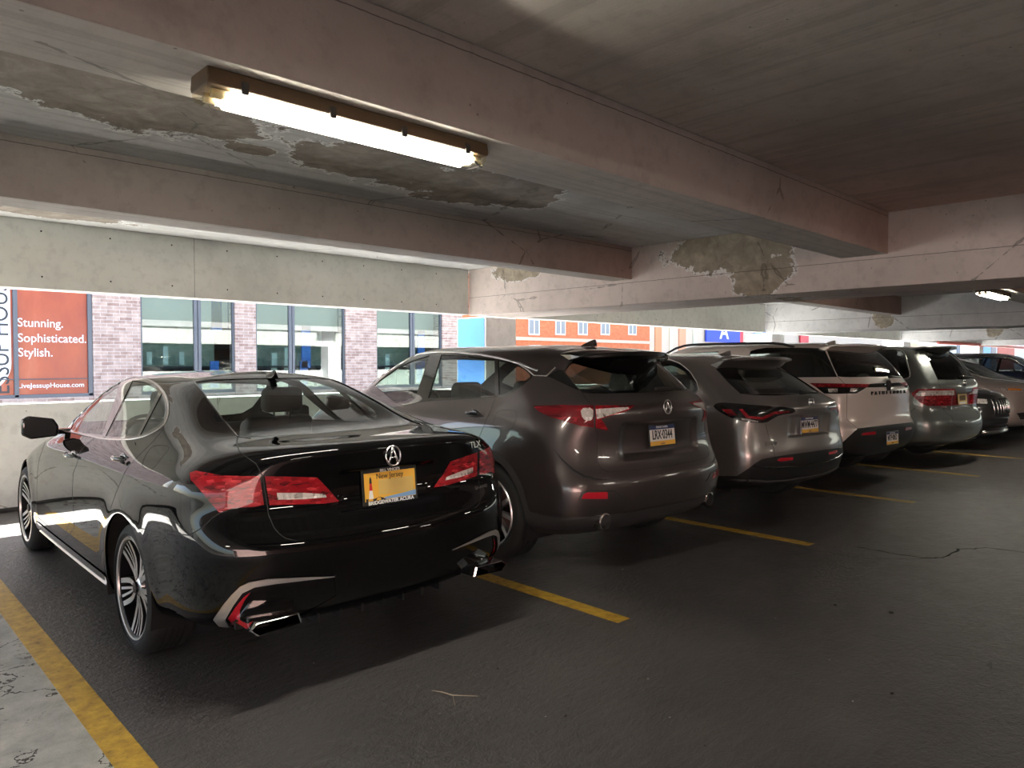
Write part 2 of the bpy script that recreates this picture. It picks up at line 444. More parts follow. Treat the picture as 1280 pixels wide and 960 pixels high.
        for i in range(k):
            a = p[(i-1) % k if closed else max(i-1, 0)]; b = p[(i+1) % k if closed else min(i+1, k-1)]
            t = b-a; t /= np.linalg.norm(t)+1e-12; c = np.cross(n[i], t); c /= np.linalg.norm(c)+1e-12
            ww = w/2
            if taper: ww *= max(.12, min(1, min(i, k-1-i)/(k*.35)))
            for q, (cx, hz) in enumerate(PR): verts.append(p[i]+c*ww*cx+n[i]*(h*hz if hz >= 0 else -.002))
        m = k if closed else k-1; Q = len(PR)
        for i in range(m):
            j = (i+1) % k
            for q in range(Q-1): faces.append((i*Q+q, j*Q+q, j*Q+q+1, i*Q+q+1))
        if not closed: faces += [tuple(range(Q)), tuple(range((k-1)*Q, k*Q))[::-1]]
        if into is not None:
            into.add(verts, faces)
            if mirror: into.add([(x, -y, z) for x, y, z in verts], faces)
            return
        for sg in ((1, -1) if mirror else (1,)):
            mb = MB(); mb.add([(x, y*sg, z) for x, y, z in verts], faces); mb.build(name, mat, parent or s.root, auto=40, label=label)
    def under(s):
        """floor pan and wheel housings"""
        us = np.linspace(0, s.U, 80); p = s.S(us, np.zeros(80)); p[:, 2] += .0
        ring = [tuple(q) for q in p]+[(x, -y, z) for x, y, z in p[::-1]]
        mb = MB(); n = len(ring); mb.add(ring+[(x, y, z+.1) for x, y, z in ring], [tuple(range(n)), tuple(range(n, 2*n))[::-1]]); mb.build('floor_pan', M_['under'], s.root)
        for ax, az, ar in s.arches:
            for sg in (1, -1):
                m2 = MB(); k = 20; v = []; hw = float(interp_keys([(0, .9, 0), (9, .9, 0)], ax)[0])
                for y in (.93, .55):
                    for i in range(k+1):
                        a = -.35+(PI+.7)*i/k; v.append((ax+(ar+.012)*math.cos(a), sg*(y if y < .9 else s.halfw(ax)-.012), az+(ar+.012)*math.sin(a)))
                f = [(i, i+1, k+2+i, k+1+i) for i in range(k)]+[tuple(range(k+1, 2*k+2))]
                m2.add(v, f); m2.build('wheel_housing', M_['under'], s.root, smooth=False)
    def halfw(s, x):
        r = s.bvh.ray_cast(Vector((x, 3, .62)), Vector((0, -1, 0)))
        return r[0].y if r[0] else .9
def chaikin(pts, n=2, closed=True):
    pts = [np.array(p, float) for p in pts]
    for _ in range(n):
        out = []; k = len(pts)
        if not closed: out.append(pts[0])
        for i in range(k if closed else k-1):
            a, b = pts[i], pts[(i+1) % k]; out += [a*.75+b*.25, a*.25+b*.75]
        if not closed: out.append(pts[-1])
        pts = out
    return [tuple(p) for p in pts]
def pip(P, poly):
    x, y = P[:, 0], P[:, 1]; n = len(poly); inside = np.zeros(len(P), bool); j = n-1
    for i in range(n):
        xi, yi = poly[i]; xj, yj = poly[j]
        if yi != yj:
            c = ((yi > y) != (yj > y)) & (x < (xj-xi)*(y-yi)/(yj-yi)+xi); inside ^= c
        j = i
    return inside
# ------------------------------------------------------------------ shared car parts
def make_wheel(car, x, y, z, R=.335, rim=.245, width=.235, style='tlx', sg=1):
    """outer face towards +y*sg"""
    t = bpy.data.objects.new('wheel', None); C.objects.link(t); t.parent = car.root; t.location = (x, y, z)
    t.rotation_euler = (0, random.uniform(0, 1), 0 if sg > 0 else PI)
    w = width
    prof = [(rim-.004, -.01), (rim+.012, .002), (rim+.03, .008), (R-.055, .010), (R-.03, .004), (R-.012, -.012), (R-.002, -.034)]
    nn = 5
    for i in range(nn):
        a = -.045-(w-.09)*i/nn; b = -.045-(w-.09)*(i+1)/nn
        prof += [(R, a), (R, b+.008), (R-.007, b+.006), (R-.007, b+.001)]
    prof += [(R-.002, -w+.036), (R-.02, -w+.006), (R-.06, -w), (rim, -w+.01)]
    MB().lathe(prof, 64).build('tire', M_['rubber'], t, auto=50)
    rb = MB().lathe([(rim+.004, -.004), (rim-.002, .004), (rim-.012, .001), (rim-.014, -.008), (rim-.004, -.012)], 64, mi=0)
    dk = MB(); bar = MB().lathe([(rim-.006, -.006), (rim-.018, -.012), (rim-.022, -w+.03), (rim-.012, -w+.03)], 48, closed=True); bar.build('rim_barrel', M_['alloydark'], t, auto=40)
    def spoke(a0, a1, w0, w1, r0=.05, r1=None, z0=-.03, z1=-.012, mid=None):
        r1 = r1 or rim-.012; n = 7; top = []; 
        for i in range(n):
            f = i/(n-1); r = r0+(r1-r0)*f
            if mid is None: a = a0+(a1-a0)*f
            else: a = (a0+(mid[1]-a0)*f/mid[0]) if f < mid[0] else (mid[1]+(a1-mid[1])*(f-mid[0])/(1-mid[0]))
            ww = (w0+(w1-w0)*f)/2; zz = z0+(z1-z0)*f-.012*math.sin(PI*f)
            c = Vector((math.cos(a)*r, zz, math.sin(a)*r)); tt = Vector((-math.sin(a), 0, math.cos(a)))
            top.append((c-tt*ww, c+tt*ww))
        v = [p for q in top for p in q]; v2 = [p-Vector((0, .035, 0)) for p in v]; N2 = len(v)
        rb.add(v+[p-Vector((0, .002, 0)) for p in v], [(2*i, 2*i+1, 2*i+3, 2*i+2) for i in range(n-1)], 0)
        f = []
        for i in range(n-1): f += [(2*i, 2*i+2, N2+2*i+2, N2+2*i), (2*i+1, N2+2*i+1, N2+2*i+3, 2*i+3), (N2+2*i, N2+2*i+2, N2+2*i+3, N2+2*i+1)]
        dk.add(v+v2, f, 0)
    if style == 'tlx':
        for k in range(5):
            a = 2*PI*k/5
            spoke(a-.16, a-.25, .030, .026, .045, mid=(.42, a-.34)); spoke(a+.16, a+.25, .030, .026, .045, mid=(.42, a+.34))
            spoke(a-.02, a-.09, .012, .014, .06, mid=(.5, a-.07)); spoke(a+.02, a+.09, .012, .014, .06, mid=(.5, a+.07))
        side = M_['alloydark']
    elif style == 'ten':
        for k in range(10):
            a = 2*PI*k/10; spoke(a, a, .03, .034, .05)
        side = M_['alloy']
    else:
        for k in range(5):
            a = 2*PI*k/5; spoke(a-.1, a-.14, .03, .03); spoke(a+.1, a+.14, .03, .03)
        side = M_['alloydark']
    rb.lathe([(.0, -.024), (.03, -.024), (.046, -.034), (.05, -.05), (.0, -.06)], 32)
    rb.build('rim', M_['alloy'], t, auto=40)
    dk.build('spoke_side', side, t, auto=40)
    MB().lathe([(0, -.012), (.028, -.012), (.03, -.022), (0, -.024)], 24).build('hub_cap', M_['chrome'] if style != 'tlx' else M_['alloydark'], t, auto=40)
    MB().lathe([(.07, -.1), (.165, -.1), (.165, -.125), (.07, -.125)], 48, closed=True).build('brake_disc', M_['disc'], t, auto=40)
    MB().lathe([(0, -.13), (rim-.03, -.13), (rim-.03, -.14), (0, -.14)], 32).build('brake_backing', M_['under'], t)
    return t
def wheels(car, xs, y, R, rim, style='tlx', width=.235):
    for x in xs:
        for sg in (1, -1): make_wheel(car, x, y*sg, R, R, rim, width, style, sg)
def seat(car, x, y, z, w=.5, h=.62, head=True, mat=None):
    mat = mat or M_['seat']
    t = bpy.data.objects.new('seat', None); C.objects.link(t); t.parent = car.root; t.location = (x, y, z)
    MB().box(0, .5, -w/2, w/2, 0, .16).build('seat_cushion', mat, t, bevel=.05, smooth=True)
    b = MB(); pr = [(-.02, .1), (-.16, h), (-.10, h+.03), (.02, h-.02), (.13, .14)]
    b.prism([(p[0], p[1]) for p in pr], w, (0, w/2, 0), (1, 0, 0), (0, 0, 1)); b.build('seat_back', mat, t, bevel=.04, smooth=True, seg=3)
    if head:
        hw = w*.29
        hb = MB(); hb.prism([(-.20, h+.05), (-.205, h+.22), (-.14, h+.24), (-.085, h+.19), (-.09, h+.06)], hw*2, (0, hw, 0), (1, 0, 0), (0, 0, 1)); hb.build('headrest', mat, t, bevel=.035, smooth=True, seg=3)
        MB().tube([(-.14, .06, h-.05), (-.15, .06, h+.1)], .006).tube([(-.14, -.06, h-.05), (-.15, -.06, h+.1)], .006).build('headrest_post', M_['chrome'], t)
def interior(car, fx, rx, z, belt, w=.52, dashx=None, third=None, fh=.66):
    for y in (.37, -.37): seat(car, fx, y, z, .5, fh)
    t = []
    for y, ww in ((.42, .44), (-.42, .44)): seat(car, rx, y, z, ww, .5)
    seat(car, rx, 0, z, .36, .46, False)
    if third:
        for y in (.35, -.35): seat(car, third, y, z+.08, .5, .45)
    MB().prism([(0, 0), (.55, .05), (.5, .22), (.1, .27), (0, .2)], 1.3, (dashx or fx+.75, .65, belt-.25), (1, 0, 0), (0, 0, 1)).build('dashboard', M_['lining'], car.root, bevel=.03)
    st = MB(); st.lathe([(.17+.013*math.cos(a), .013*math.sin(a)) for a in [2*PI*k/8 for k in range(8)]], 32, closed=True); st.box(-.16, .16, -.01, .01, -.03, .03)
    o = st.build('steering_wheel', M_['blk_plastic'], car.root, auto=50); o.location = (fx+.52, .37, belt-.03); o.rotation_euler = (0, 0, PI/2); o.rotation_euler = (math.radians(-20), 0, PI/2)
def mirror_part(car, x, y, z, mat, w=.24, h=.15, d=.12, glass=None):
    for sg in (1, -1):
        b = MB(); prof = [(0, -h*.42), (w*.75, -h*.5), (w, -h*.30), (w*.98, h*.38), (w*.8, h*.52), (w*.1, h*.36), (-.01, 0)]
        n = len(prof); L = [(0.0, 1.0), (.35*d/.12*.12, .98), (d*.75, .82), (d, .5)]
        v = []
        for dx, sc in L:
            for a, c in prof: v.append((dx, sg*((a-w/2)*sc+w/2), c*sc))
        f = [tuple(range(n))]+[(i*n+k, i*n+(k+1) % n, (i+1)*n+(k+1) % n, (i+1)*n+k) for i in range(len(L)-1) for k in range(n)]+[tuple(range((len(L)-1)*n, len(L)*n))]
        b.add(v, f); o = b.build('door_mirror', mat, car.root, bevel=.012, smooth=True); o.location = (x, sg*y, z)
        g = MB(); g.add([(-.002, sg*((a-w/2)*.86+w/2), c*.84) for a, c in prof], [tuple(range(n))]); g2 = g.build('mirror_glass', M_['alloydark'] if glass is None else glass, o)
        a = MB(); a.prism([(-.03, -.02), (.05, -.02), (.05, .02), (-.03, .02)], .12, (.03, sg*.02 if sg > 0 else -.02+.0, -h*.3), (1, 0, 0), (0, 0, 1)) if False else None
        st = MB().box(.01, .09, min(0, -sg*.12)if sg > 0 else 0, 0 if sg > 0 else .12, -h*.35, -h*.12); st.build('mirror_stalk', M_['blk_gloss'], o, bevel=.008)
def handle(car, uv, length=.2, mat=None, both=True):
    p = car.pt(uv); n = car.nrm(uv)
    for sg in (1, -1):
        b = MB(); pts = []
        for i in range(9):
            f = i/8-.5; pts.append((p.x+f*length, sg*(p.y+.012+.028*math.cos(f*PI)), p.z+.004))
        b.tube(pts, [.006, .011, .013, .013, .013, .013, .013, .011, .006], 8)
        b.sphere((p.x, sg*(p.y-.004), p.z), (.07, .008, .03), 14, 8)
        b.build('door_handle', mat or M_['blk_gloss'], car.root, smooth=True)
def fin(car, x, z, mat, s=1.0):
    b = MB(); prof = [(-.02, 0), (.165, -.0), (.12, .02), (.06, .046), (.0, .062), (-.018, .06), (-.012, .03)]
    L = [(-1, .0), (-.45, .9), (0, 1.0), (.45, .9), (1, .0)]
    v = []; n = len(prof)
    for a, sc in ((-.03, .08), (-.014, .75), (0, 1), (.014, .75), (.03, .08)):
        for px_, pz in prof: v.append((px_*s, a*s*(1-.75*pz/.062*.6), pz*s*sc-.012))
    f = [(i*n+k, i*n+(k+1) % n, (i+1)*n+(k+1) % n, (i+1)*n+k) for i in range(4) for k in range(n)]+[tuple(range(n)), tuple(range(4*n, 5*n))]
    b.add(v, f); o = b.build('roof_antenna', mat, car.root, smooth=True, subsurf=1); o.location = (x, 0, z)
def plate_frame(car, y, z, lean=8, s=None):
    """matrix of a plate standing on the tail at height z, x axis to the right as seen from behind"""
    uv = car.rear([(max(y, .002), z)])[0]; p = car.pt(uv)
    a = math.radians(lean)
    return frame((p.x-.012 if s is None else s, y, z), (0, -1, 0), (math.sin(a), 0, math.cos(a)))
def pbox(mb, M, x0, x1, y0, y1, z0, z1, mi=0):
    b = MB().box(x0, x1, y0, y1, z0, z1); mb.add([M @ Vector(v) for v in b.v], b.f, mi)
def pa_plate(car, M, num, bars=0):
    h, w = .152, .305
    mb = MB(); pbox(mb, M, -w/2, w/2, -h/2, h/2, 0, .003); pl = mb.build('license_plate', M_['plate_white'], car.root)
    mb = MB(); pbox(mb, M, -w/2, w/2, h/2-.032, h/2, .003, .0042); mb.build('plate_band', M_['navy'], pl, label='dark blue band on the plate')
    mb = MB(); pbox(mb, M, -w/2, w/2, -h/2, -h/2+.034, .003, .0042); mb.build('plate_band', M_['plate_yel'], pl, label='yellow band on the plate')
    f = MB(); t = .007
    for a in ((-w/2-t, w/2+t, h/2-.002, h/2+t), (-w/2-t, w/2+t, -h/2-t, -h/2+.002), (-w/2-t, -w/2+.002, -h/2, h/2), (w/2-.002, w/2+t, -h/2, h/2)): pbox(f, M, *a, -.002, .006)
    f.build('plate_frame', M_['chrome'] if bars else M_['blk_plastic'], pl)
    text_obj('plate_number', num, .095, M_['ink'], M @ Matrix.Translation((0, .001, .0045)), pl, .002, sx=.62, bold=.001)
    text_obj('plate_text', 'PENNSYLVANIA', .022, M_['white'], M @ Matrix.Translation((0, h/2-.016, .005)), pl, .001, sx=.9)
    text_obj('plate_text', 'visitPA', .018, M_['navy'], M @ Matrix.Translation((0, -h/2+.014, .005)), pl, .001)
    return pl
def emblem_a(car, M, s=1.0):
    """ring with a caliper-like letter inside"""
    mb = MB(); pts = []
    for k in range(33):
        a = PI/2+.0+2*PI*k/32; pts.append((.042*s*math.cos(a), .048*s*math.sin(a)))
    mb.tube([M @ Vector((x, y, .004)) for x, y in pts], .0055*s, 6)
    for sx in (-1, 1):
        mb.tube([M @ Vector((x*sx*s, y*s, .004)) for x, y in ((.002, .046), (.008, .02), (.016, -.006), (.026, -.036))], [.004*s, .006*s, .0065*s, .006*s], 6)
    mb.tube([M @ Vector((x*s, -.008*s, .004)) for x in (-.015, .015)], .0035*s, 6)
    mb.build('emblem', M_['chrome'], car.root, smooth=True)
def sweep_box(name, mat, parent, secs, bevel=.004, **k):
    """loft quad/polygon sections"""
    n = len(secs[0]); v = [p for s_ in secs for p in s_]
    f = [(i*n+j, i*n+(j+1) % n, (i+1)*n+(j+1) % n, (i+1)*n+j) for i in range(len(secs)-1) for j in range(n)]+[tuple(range(n)), tuple(range((len(secs)-1)*n, len(secs)*n))]
    return MB().add(v, f).build(name, mat, parent, bevel=bevel, auto=35, **k)

def spoiler2(car, w, sc, bow, zc, dz, sf, th, mat, ext=.0, sb=.12, name='roof_spoiler'):
    """w half width, sc rear edge at centre, bow: how far the ends sweep forward, sf: where it meets the roof"""
    secs = []
    for a in (0, .25, .5, .72, .88, .97, 1.0):
        y = w*a; e = a**2.2; k = 1 if a < .97 else .55
        uv = car.cast((sf, max(y, .002), 3), (0, 0, -1)); pf = car.pt(uv)
        s0 = sc+bow*e; z0 = zc+dz*e
        uv2 = car.cast((s0+sb, max(y, .002), 3), (0, 0, -1)); pb = car.pt(uv2)
        zf = pf.z+.006
        secs.append((y, [(s0, z0), (s0+.004, z0-th*k), (s0+.06, z0-th*k-.012), (s0+sb+.05, min(pb.z-.01, z0-th-.02)), (sf, pf.z-.03), (sf, zf-.004), ((s0+sf)/2, (z0+zf)/2+.012*k)]))
    return spoiler(car, secs, mat, name)
# ------------------------------------------------------------------ garage
def tcw(t): return t.n('ShaderNodeNewGeometry').outputs['Position']
def blob(t, x, y, cx, cy, rx, ry, rot=0):
    dx = t.math('SUBTRACT', x, cx); dy = t.math('SUBTRACT', y, cy); c, s = math.cos(rot), math.sin(rot)
    a = t.math('DIVIDE', t.math('ADD', t.math('MULTIPLY', dx, c), t.math('MULTIPLY', dy, s)), rx)
    b = t.math('DIVIDE', t.math('SUBTRACT', t.math('MULTIPLY', dy, c), t.math('MULTIPLY', dx, s)), ry)
    return t.math('SUBTRACT', 1, t.math('SQRT', t.math('ADD', t.math('MULTIPLY', a, a), t.math('MULTIPLY', b, b))))
def concrete(name, col, axes=(0, 1), blobs=(), patch=(.27, .235, .2), board=None, edge=None, joint=None, rough=.75, speck=.5, holes=None, tintx=None, cracks=True):
    """painted concrete; blobs: bare patches (coords in the given world axes); board: board-marked stripe frequency along axis"""
    m, nt, b = newmat(name); t = NT(nt); P = tcw(t); xs = t.xyz(P); x, y = xs[axes[0]], xs[axes[1]]
    n1 = t.noise(P, .9, 6, .6); n2 = t.noise(P, 9, 5, .7); n3 = t.noise(P, 60, 3, .6)
    c = t.ramp(n1, [(.3, tuple(k*.8 for k in col)), (.5, col), (.7, tuple(min(1, k*1.1) for k in col))])
    c = t.mix(t.math('MULTIPLY', t.ramp(n2, [(.35, 1), (.5, 0)]), .3), c, tuple(k*.62 for k in col)+(1,))
    h = t.math('ADD', t.math('MULTIPLY', n2, .5), t.math('MULTIPLY', n3, .25))
    # pits
    vo = t.n('ShaderNodeTexVoronoi', feature='F1'); t.l(P, vo.inputs['Vector']); vo.inputs['Scale'].default_value = 11; vo.inputs['Randomness'].default_value = 1
    rnd = t.noise(P, 2.3, 2); pit = t.math('MULTIPLY', t.math('LESS_THAN', vo.outputs['Distance'], .07), t.math('GREATER_THAN', rnd, .52))
    c = t.mix(t.math('MULTIPLY', pit, speck), c, (.04, .035, .03, 1))
    if board:
        ax, fr = board
        v = t.mapping(P, tuple(fr if i == ax else .25 for i in range(3))); bn = t.noise(v, 1, 5, .7)
        c = t.mix(t.math('MULTIPLY', t.ramp(bn, [(.42, 1), (.5, 0)]), .35), c, tuple(k*.55 for k in col)+(1,)); h = t.math('ADD', h, bn)
    if blobs:
        mk = None
        for bl in blobs:
            q = blob(t, x, y, *bl); mk = q if mk is None else t.math('MAXIMUM', mk, q)
        nz = t.math('MULTIPLY', t.math('SUBTRACT', t.noise(P, 3.2, 9, .65), .5), 1.5)
        e = t.math('ADD', mk, nz); f = t.smooth(e, .12, .16)
        pc = t.ramp(t.noise(P, 5, 8, .7, .6), [(.3, tuple(k*.62 for k in patch)), (.5, patch), (.68, tuple(min(1, k*1.45) for k in patch)), (.8, tuple(min(1, k*1.15) for k in patch))])
        rim = t.math('MULTIPLY', t.smooth(e, .02, .1), t.math('SUBTRACT', 1, f))
        c = t.mix(t.math('MULTIPLY', rim, .8), c, tuple(min(.85, k*1.5) for k in col)+(1,))
        c = t.mix(t.math('MULTIPLY', t.math('MULTIPLY', rim, t.math('GREATER_THAN', t.noise(P, 30, 4, .6), .58)), .8), c, (.05, .035, .025, 1))
        c = t.mix(f, c, pc); h = t.math('SUBTRACT', h, t.math('MULTIPLY', f, 1.2))
    if joint:
        ax, val, wd = joint
        d = t.math('ABSOLUTE', t.math('SUBTRACT', t.math('ADD', xs[ax], t.math('MULTIPLY', t.math('SUBTRACT', t.noise(P, 12, 4), .5), .012)), val))
        j = t.math('LESS_THAN', d, wd); c = t.mix(t.math('MULTIPLY', j, .7), c, (.07, .06, .055, 1)); h = t.math('SUBTRACT', h, t.math('MULTIPLY', j, .8))
    if cracks:
        w = t.n('ShaderNodeTexVoronoi', feature='DISTANCE_TO_EDGE'); t.l(t.mapping(P, (.55, .55, .55)), w.inputs['Vector']); w.inputs['Scale'].default_value = 1
        dd = t.math('ADD', w.outputs['Distance'], t.math('MULTIPLY', t.math('SUBTRACT', t.noise(P, 6, 5), .5), .05))
        k = t.math('MULTIPLY', t.math('LESS_THAN', t.math('ABSOLUTE', dd), .0035), t.math('GREATER_THAN', t.noise(P, .7, 2), .5))
        c = t.mix(t.math('MULTIPLY', k, .5), c, (.09, .08, .07, 1))
    if holes:
        ax, az, px_, pz, x0, z0, r = holes
        fx = t.math('SUBTRACT', t.math('FRACT', t.math('DIVIDE', t.math('SUBTRACT', xs[ax], x0-px_/2), px_)), .5)
        fz = t.math('SUBTRACT', t.math('FRACT', t.math('DIVIDE', t.math('SUBTRACT', xs[az], z0-pz/2), pz)), .5)
        d = t.math('SQRT', t.math('ADD', t.math('POWER', t.math('MULTIPLY', fx, px_), 2), t.math('POWER', t.math('MULTIPLY', fz, pz), 2)))
        c = t.mix(t.math('LESS_THAN', d, r), c, (.02, .02, .02, 1))
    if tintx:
        c = t.mix(t.smooth(xs[0], tintx[0], tintx[1]), c, (*tintx[2], 1), 'MULTIPLY')  # warm light from the right multiplied into the paint colour along x
    t.l(c, b.inputs['Base Color']); b.inputs['Roughness'].default_value = rough; b.inputs['Specular IOR Level'].default_value = .25
    t.l(t.bump(h, .35, .012), b.inputs['Normal'])
    return m
CW = (.5, .485, .46)
PINK_BOUNCE = (1.0, .78, .73)  # pink bounce light, baked into the lane ceiling and beam colours
SL = 2.93
ceil_blobs = [(.55, 4.1, 1.25, .60, .12), (1.35, 4.35, .85, .55, .1), (2.15, 4.76, .2, .14, 0), (2.95, 4.5, .75, .52, .1), (4.05, 4.5, .85, .62, 0), (1.6, 8.2, .9, .25, 0), (-1.2, 4.3, .7, .5, 0)]
m_ceil = concrete('ceiling_paint', (.56, .56, .55), (0, 1), ceil_blobs, board=(1, 14))
m_ceil2 = concrete('lane_ceiling_paint', (.62, .57, .53), (0, 1), (), board=(0, 9), tintx=(3, 8, PINK_BOUNCE), rough=.8, cracks=False)
m_beam = concrete('beam_paint', (.40, .365, .34), (0, 2), (), joint=(2, 2.885, .003), tintx=(4, 8, PINK_BOUNCE))
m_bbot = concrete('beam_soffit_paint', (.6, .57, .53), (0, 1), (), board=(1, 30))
m_girder = concrete('girder_paint', (.68, .60, .56), (1, 2), [(4.15, 2.76, .85, .30, 0), (3.75, 2.45, .42, .26, 0), (7.5, 2.84, .6, .18, 0)], patch=(.36, .31, .24), joint=(2, 2.493, .003))
m_girder2 = concrete('girder_paint_far', (.74, .75, .75), (1, 2), [(5.9, 2.48, .26, .24, 0)], patch=(.42, .38, .3), joint=(2, 2.493, .004))
m_span = concrete('spandrel_paint', (.70, .73, .68), (0, 2), (), joint=(0, 3.19, .003), holes=(0, 2, .635, .463, .40, 2.36, .009), speck=.25, cracks=False)
m_para = concrete('parapet_paint', (.80, .84, .82), (0, 2), (), speck=.6)
m_col = concrete('column_paint', (.88, .9, .9), (0, 2), (), cracks=False)
m_blue = pm('blue_painted', (.06, .2, .55), .5)
def slab(name, x0, x1, y0, y1, z0, z1, mat, bev=0, **k):
    return MB().box(x0, x1, y0, y1, z0, z1).build(name, mat, bevel=bev, **k)
YF = 8.65
XL, XR, YN = -12.0, 46.0, -14.0
# floor
def floor_mat():
    m, nt, b = newmat('floor_sealer'); t = NT(nt); P = tcw(t); xs = t.xyz(P)
    n1 = t.noise(P, .7, 6, .6); n2 = t.noise(P, 5, 6, .7, .5); n3 = t.noise(P, 90, 2, .6); n4 = t.noise(t.mapping(P, (1, 3, 1), rot=(0, 0, .5)), 7, 6, .65, 1.2)
    dark = t.ramp(n1, [(.3, (.056, .051, .051)), (.5, (.080, .072, .071)), (.7, (.10, .090, .088))])
    dark = t.mix(t.math('MULTIPLY', t.ramp(n2, [(.55, 0), (.75, 1)]), .35), dark, (.09, .085, .08, 1))
    grey = t.ramp(t.noise(P, 6, 8, .7), [(.3, (.26, .26, .25)), (.5, (.38, .38, .365)), (.7, (.5, .49, .47))])
    edge = t.math('ADD', xs[0], t.math('MULTIPLY', t.math('SUBTRACT', t.noise(P, 5, 4), .5), .05))
    g = t.math('LESS_THAN', edge, .765)
    # cracks
    w = t.n('ShaderNodeTexVoronoi', feature='DISTANCE_TO_EDGE'); t.l(t.mapping(P, (.42, .62, .5), loc=(.3, .1, 0)), w.inputs['Vector']); w.inputs['Scale'].default_value = 1
    dd = t.math('ADD', w.outputs['Distance'], t.math('MULTIPLY', t.math('SUBTRACT', t.noise(P, 5, 6, .6), .5), .06))
    ck = t.math('MULTIPLY', t.math('LESS_THAN', t.math('ABSOLUTE', dd), .004), t.math('GREATER_THAN', t.noise(P, .8, 2), .6))
    dirt = t.math('GREATER_THAN', t.noise(P, 38, 5, .7), .73)
    grey = t.mix(dirt, grey, (.06, .055, .05, 1)); pits = t.math('GREATER_THAN', t.math('MULTIPLY', t.noise(P, 13, 7, .75), t.noise(P, 2, 2)), .31); grey = t.mix(t.math('MULTIPLY', pits, .75), grey, (.09, .085, .08, 1)); gk = t.math('LESS_THAN', t.math('ABSOLUTE', t.math('SUBTRACT', t.noise(P, 1.1, 7, .6), .5)), .004); grey = t.mix(gk, grey, (.04, .035, .03, 1))
    c = t.mix(g, dark, grey); c = t.mix(ck, c, (.012, .011, .01, 1))
    # a second coat edge further right (lighter, rougher)
    b2 = t.smooth(t.math('ADD', t.math('SUBTRACT', t.math('MULTIPLY', xs[0], 1.0), t.math('MULTIPLY', xs[1], .9)), t.math('MULTIPLY', n2, .4)), 4.9, 4.95)
    c = t.mix(t.math('MULTIPLY', b2, .25), c, (.10, .09, .08, 1))
    t.l(c, b.inputs['Base Color'])
    r = t.math('ADD', t.math('MULTIPLY', n2, .26), .20); r = t.math('ADD', r, t.math('MULTIPLY', g, .35)); t.l(r, b.inputs['Roughness'])
    b.inputs['Specular IOR Level'].default_value = .5
    h = t.math('ADD', t.math('ADD', t.math('MULTIPLY', n3, .35), t.math('MULTIPLY', n4, .8)), t.math('MULTIPLY', t.noise(P, 28, 4), .5)); h = t.math('SUBTRACT', h, t.math('MULTIPLY', ck, 2))
    t.l(t.bump(h, .75, .014), b.inputs['Normal'])
    return m
slab('floor', XL, XR, YN, YF+.2, -.3, 0, floor_mat(), kind='structure')
# parapet and outer wall
slab('wall_back', XL, XR, YF, YF+.18, 0, 1.07, m_para, .012, kind='structure')
slab('baseboard_back', XL, XR, YF-.035, YF-.001, 0, .035, pm('curb_dark', (.06, .06, .055), .8), .006, kind='structure')
WX0, WX1, WY = -10.5, -1.35, -9.6       # roof opening added behind the camera so sun reaches the pink rear wall
slab('ceiling', XL, XR, WY, YF+.3, SL, SL+.25, m_ceil, kind='structure')
MB().box(XL, WX0, YN, WY, SL, SL+.25).box(WX1, XR, YN, WY, SL, SL+.25).build('ceiling', m_ceil2, kind='structure')
MB().box(XL, 7.39, WY, 2.48, SL-.004, SL-.001).build('ceiling_panel', m_ceil2, kind='structure')
GX = [-2.41, 7.39, 17.19, 26.99, 36.79]; GW = 1.06
n = 0
def trim(*a, bev=.008):
    global n; n += 1
    return slab('trim_%d' % n, *a, bev, kind='structure')
for i, gx in enumerate(GX):
    trim(gx, gx+GW, YN, YF+.0, 2.22, SL, m_girder if i == 1 else m_girder2)
    slab('column', gx+.36, gx+1.04, YF+.001, YF+.72, -.3, 2.22, m_col, .01, kind='structure')
    if i == 1: slab('column_paint_face', gx+.352, gx+.359, YF+.03, YF+.70, -.3, 2.21, m_blue, kind='structure')
for i, gx in enumerate(GX[:-1]):
    x0, x1 = gx+GW, GX[i+1]
    for y in (5.5, 2.49, -.52, -3.5, -6.5, -9.5):
        yb = y+(.44 if y == 2.49 else .32)
        xa = max(x0, WX1) if (y < WY and x0 < WX1 and x1 > WX0) else x0
        if x1 <= xa: continue
        n += 1
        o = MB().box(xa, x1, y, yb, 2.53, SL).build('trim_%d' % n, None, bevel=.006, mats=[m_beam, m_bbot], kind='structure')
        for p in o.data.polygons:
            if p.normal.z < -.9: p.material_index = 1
    n += 1
    o = MB().box(x0, x1, YF, YF+.25, 2.235, SL).build('trim_%d' % n, None, bevel=.006, mats=[m_span, m_bbot], kind='structure')
    for p in o.data.polygons:
        if p.normal.z < -.9: p.material_index = 1
# far end and rear walls of the deck
slab('wall_near', XL, XR, YN-.2, YN, 0, SL+1.2, concrete('rear_wall_paint', (.74, .5, .45), (0, 2)), kind='structure')  # unseen wall, coloured pink to bounce warm sunlight forward
slab('wall_right', XR, XR+.2, YN, YF, 0, 1.07, m_para, kind='structure')
slab('wall_left', XL-.2, XL, YN, YF, 0, 1.07, m_para, kind='structure')
# a red-painted pipe far right
MB().tube([(31, 8.575, 2.25), (46, 8.575, 2.24)], .07, 12).build('fire_pipe', pm('pipe_red', (.45, .12, .1), .5), smooth=True, label='dull red horizontal pipe along the far right opening', cat='pipe')
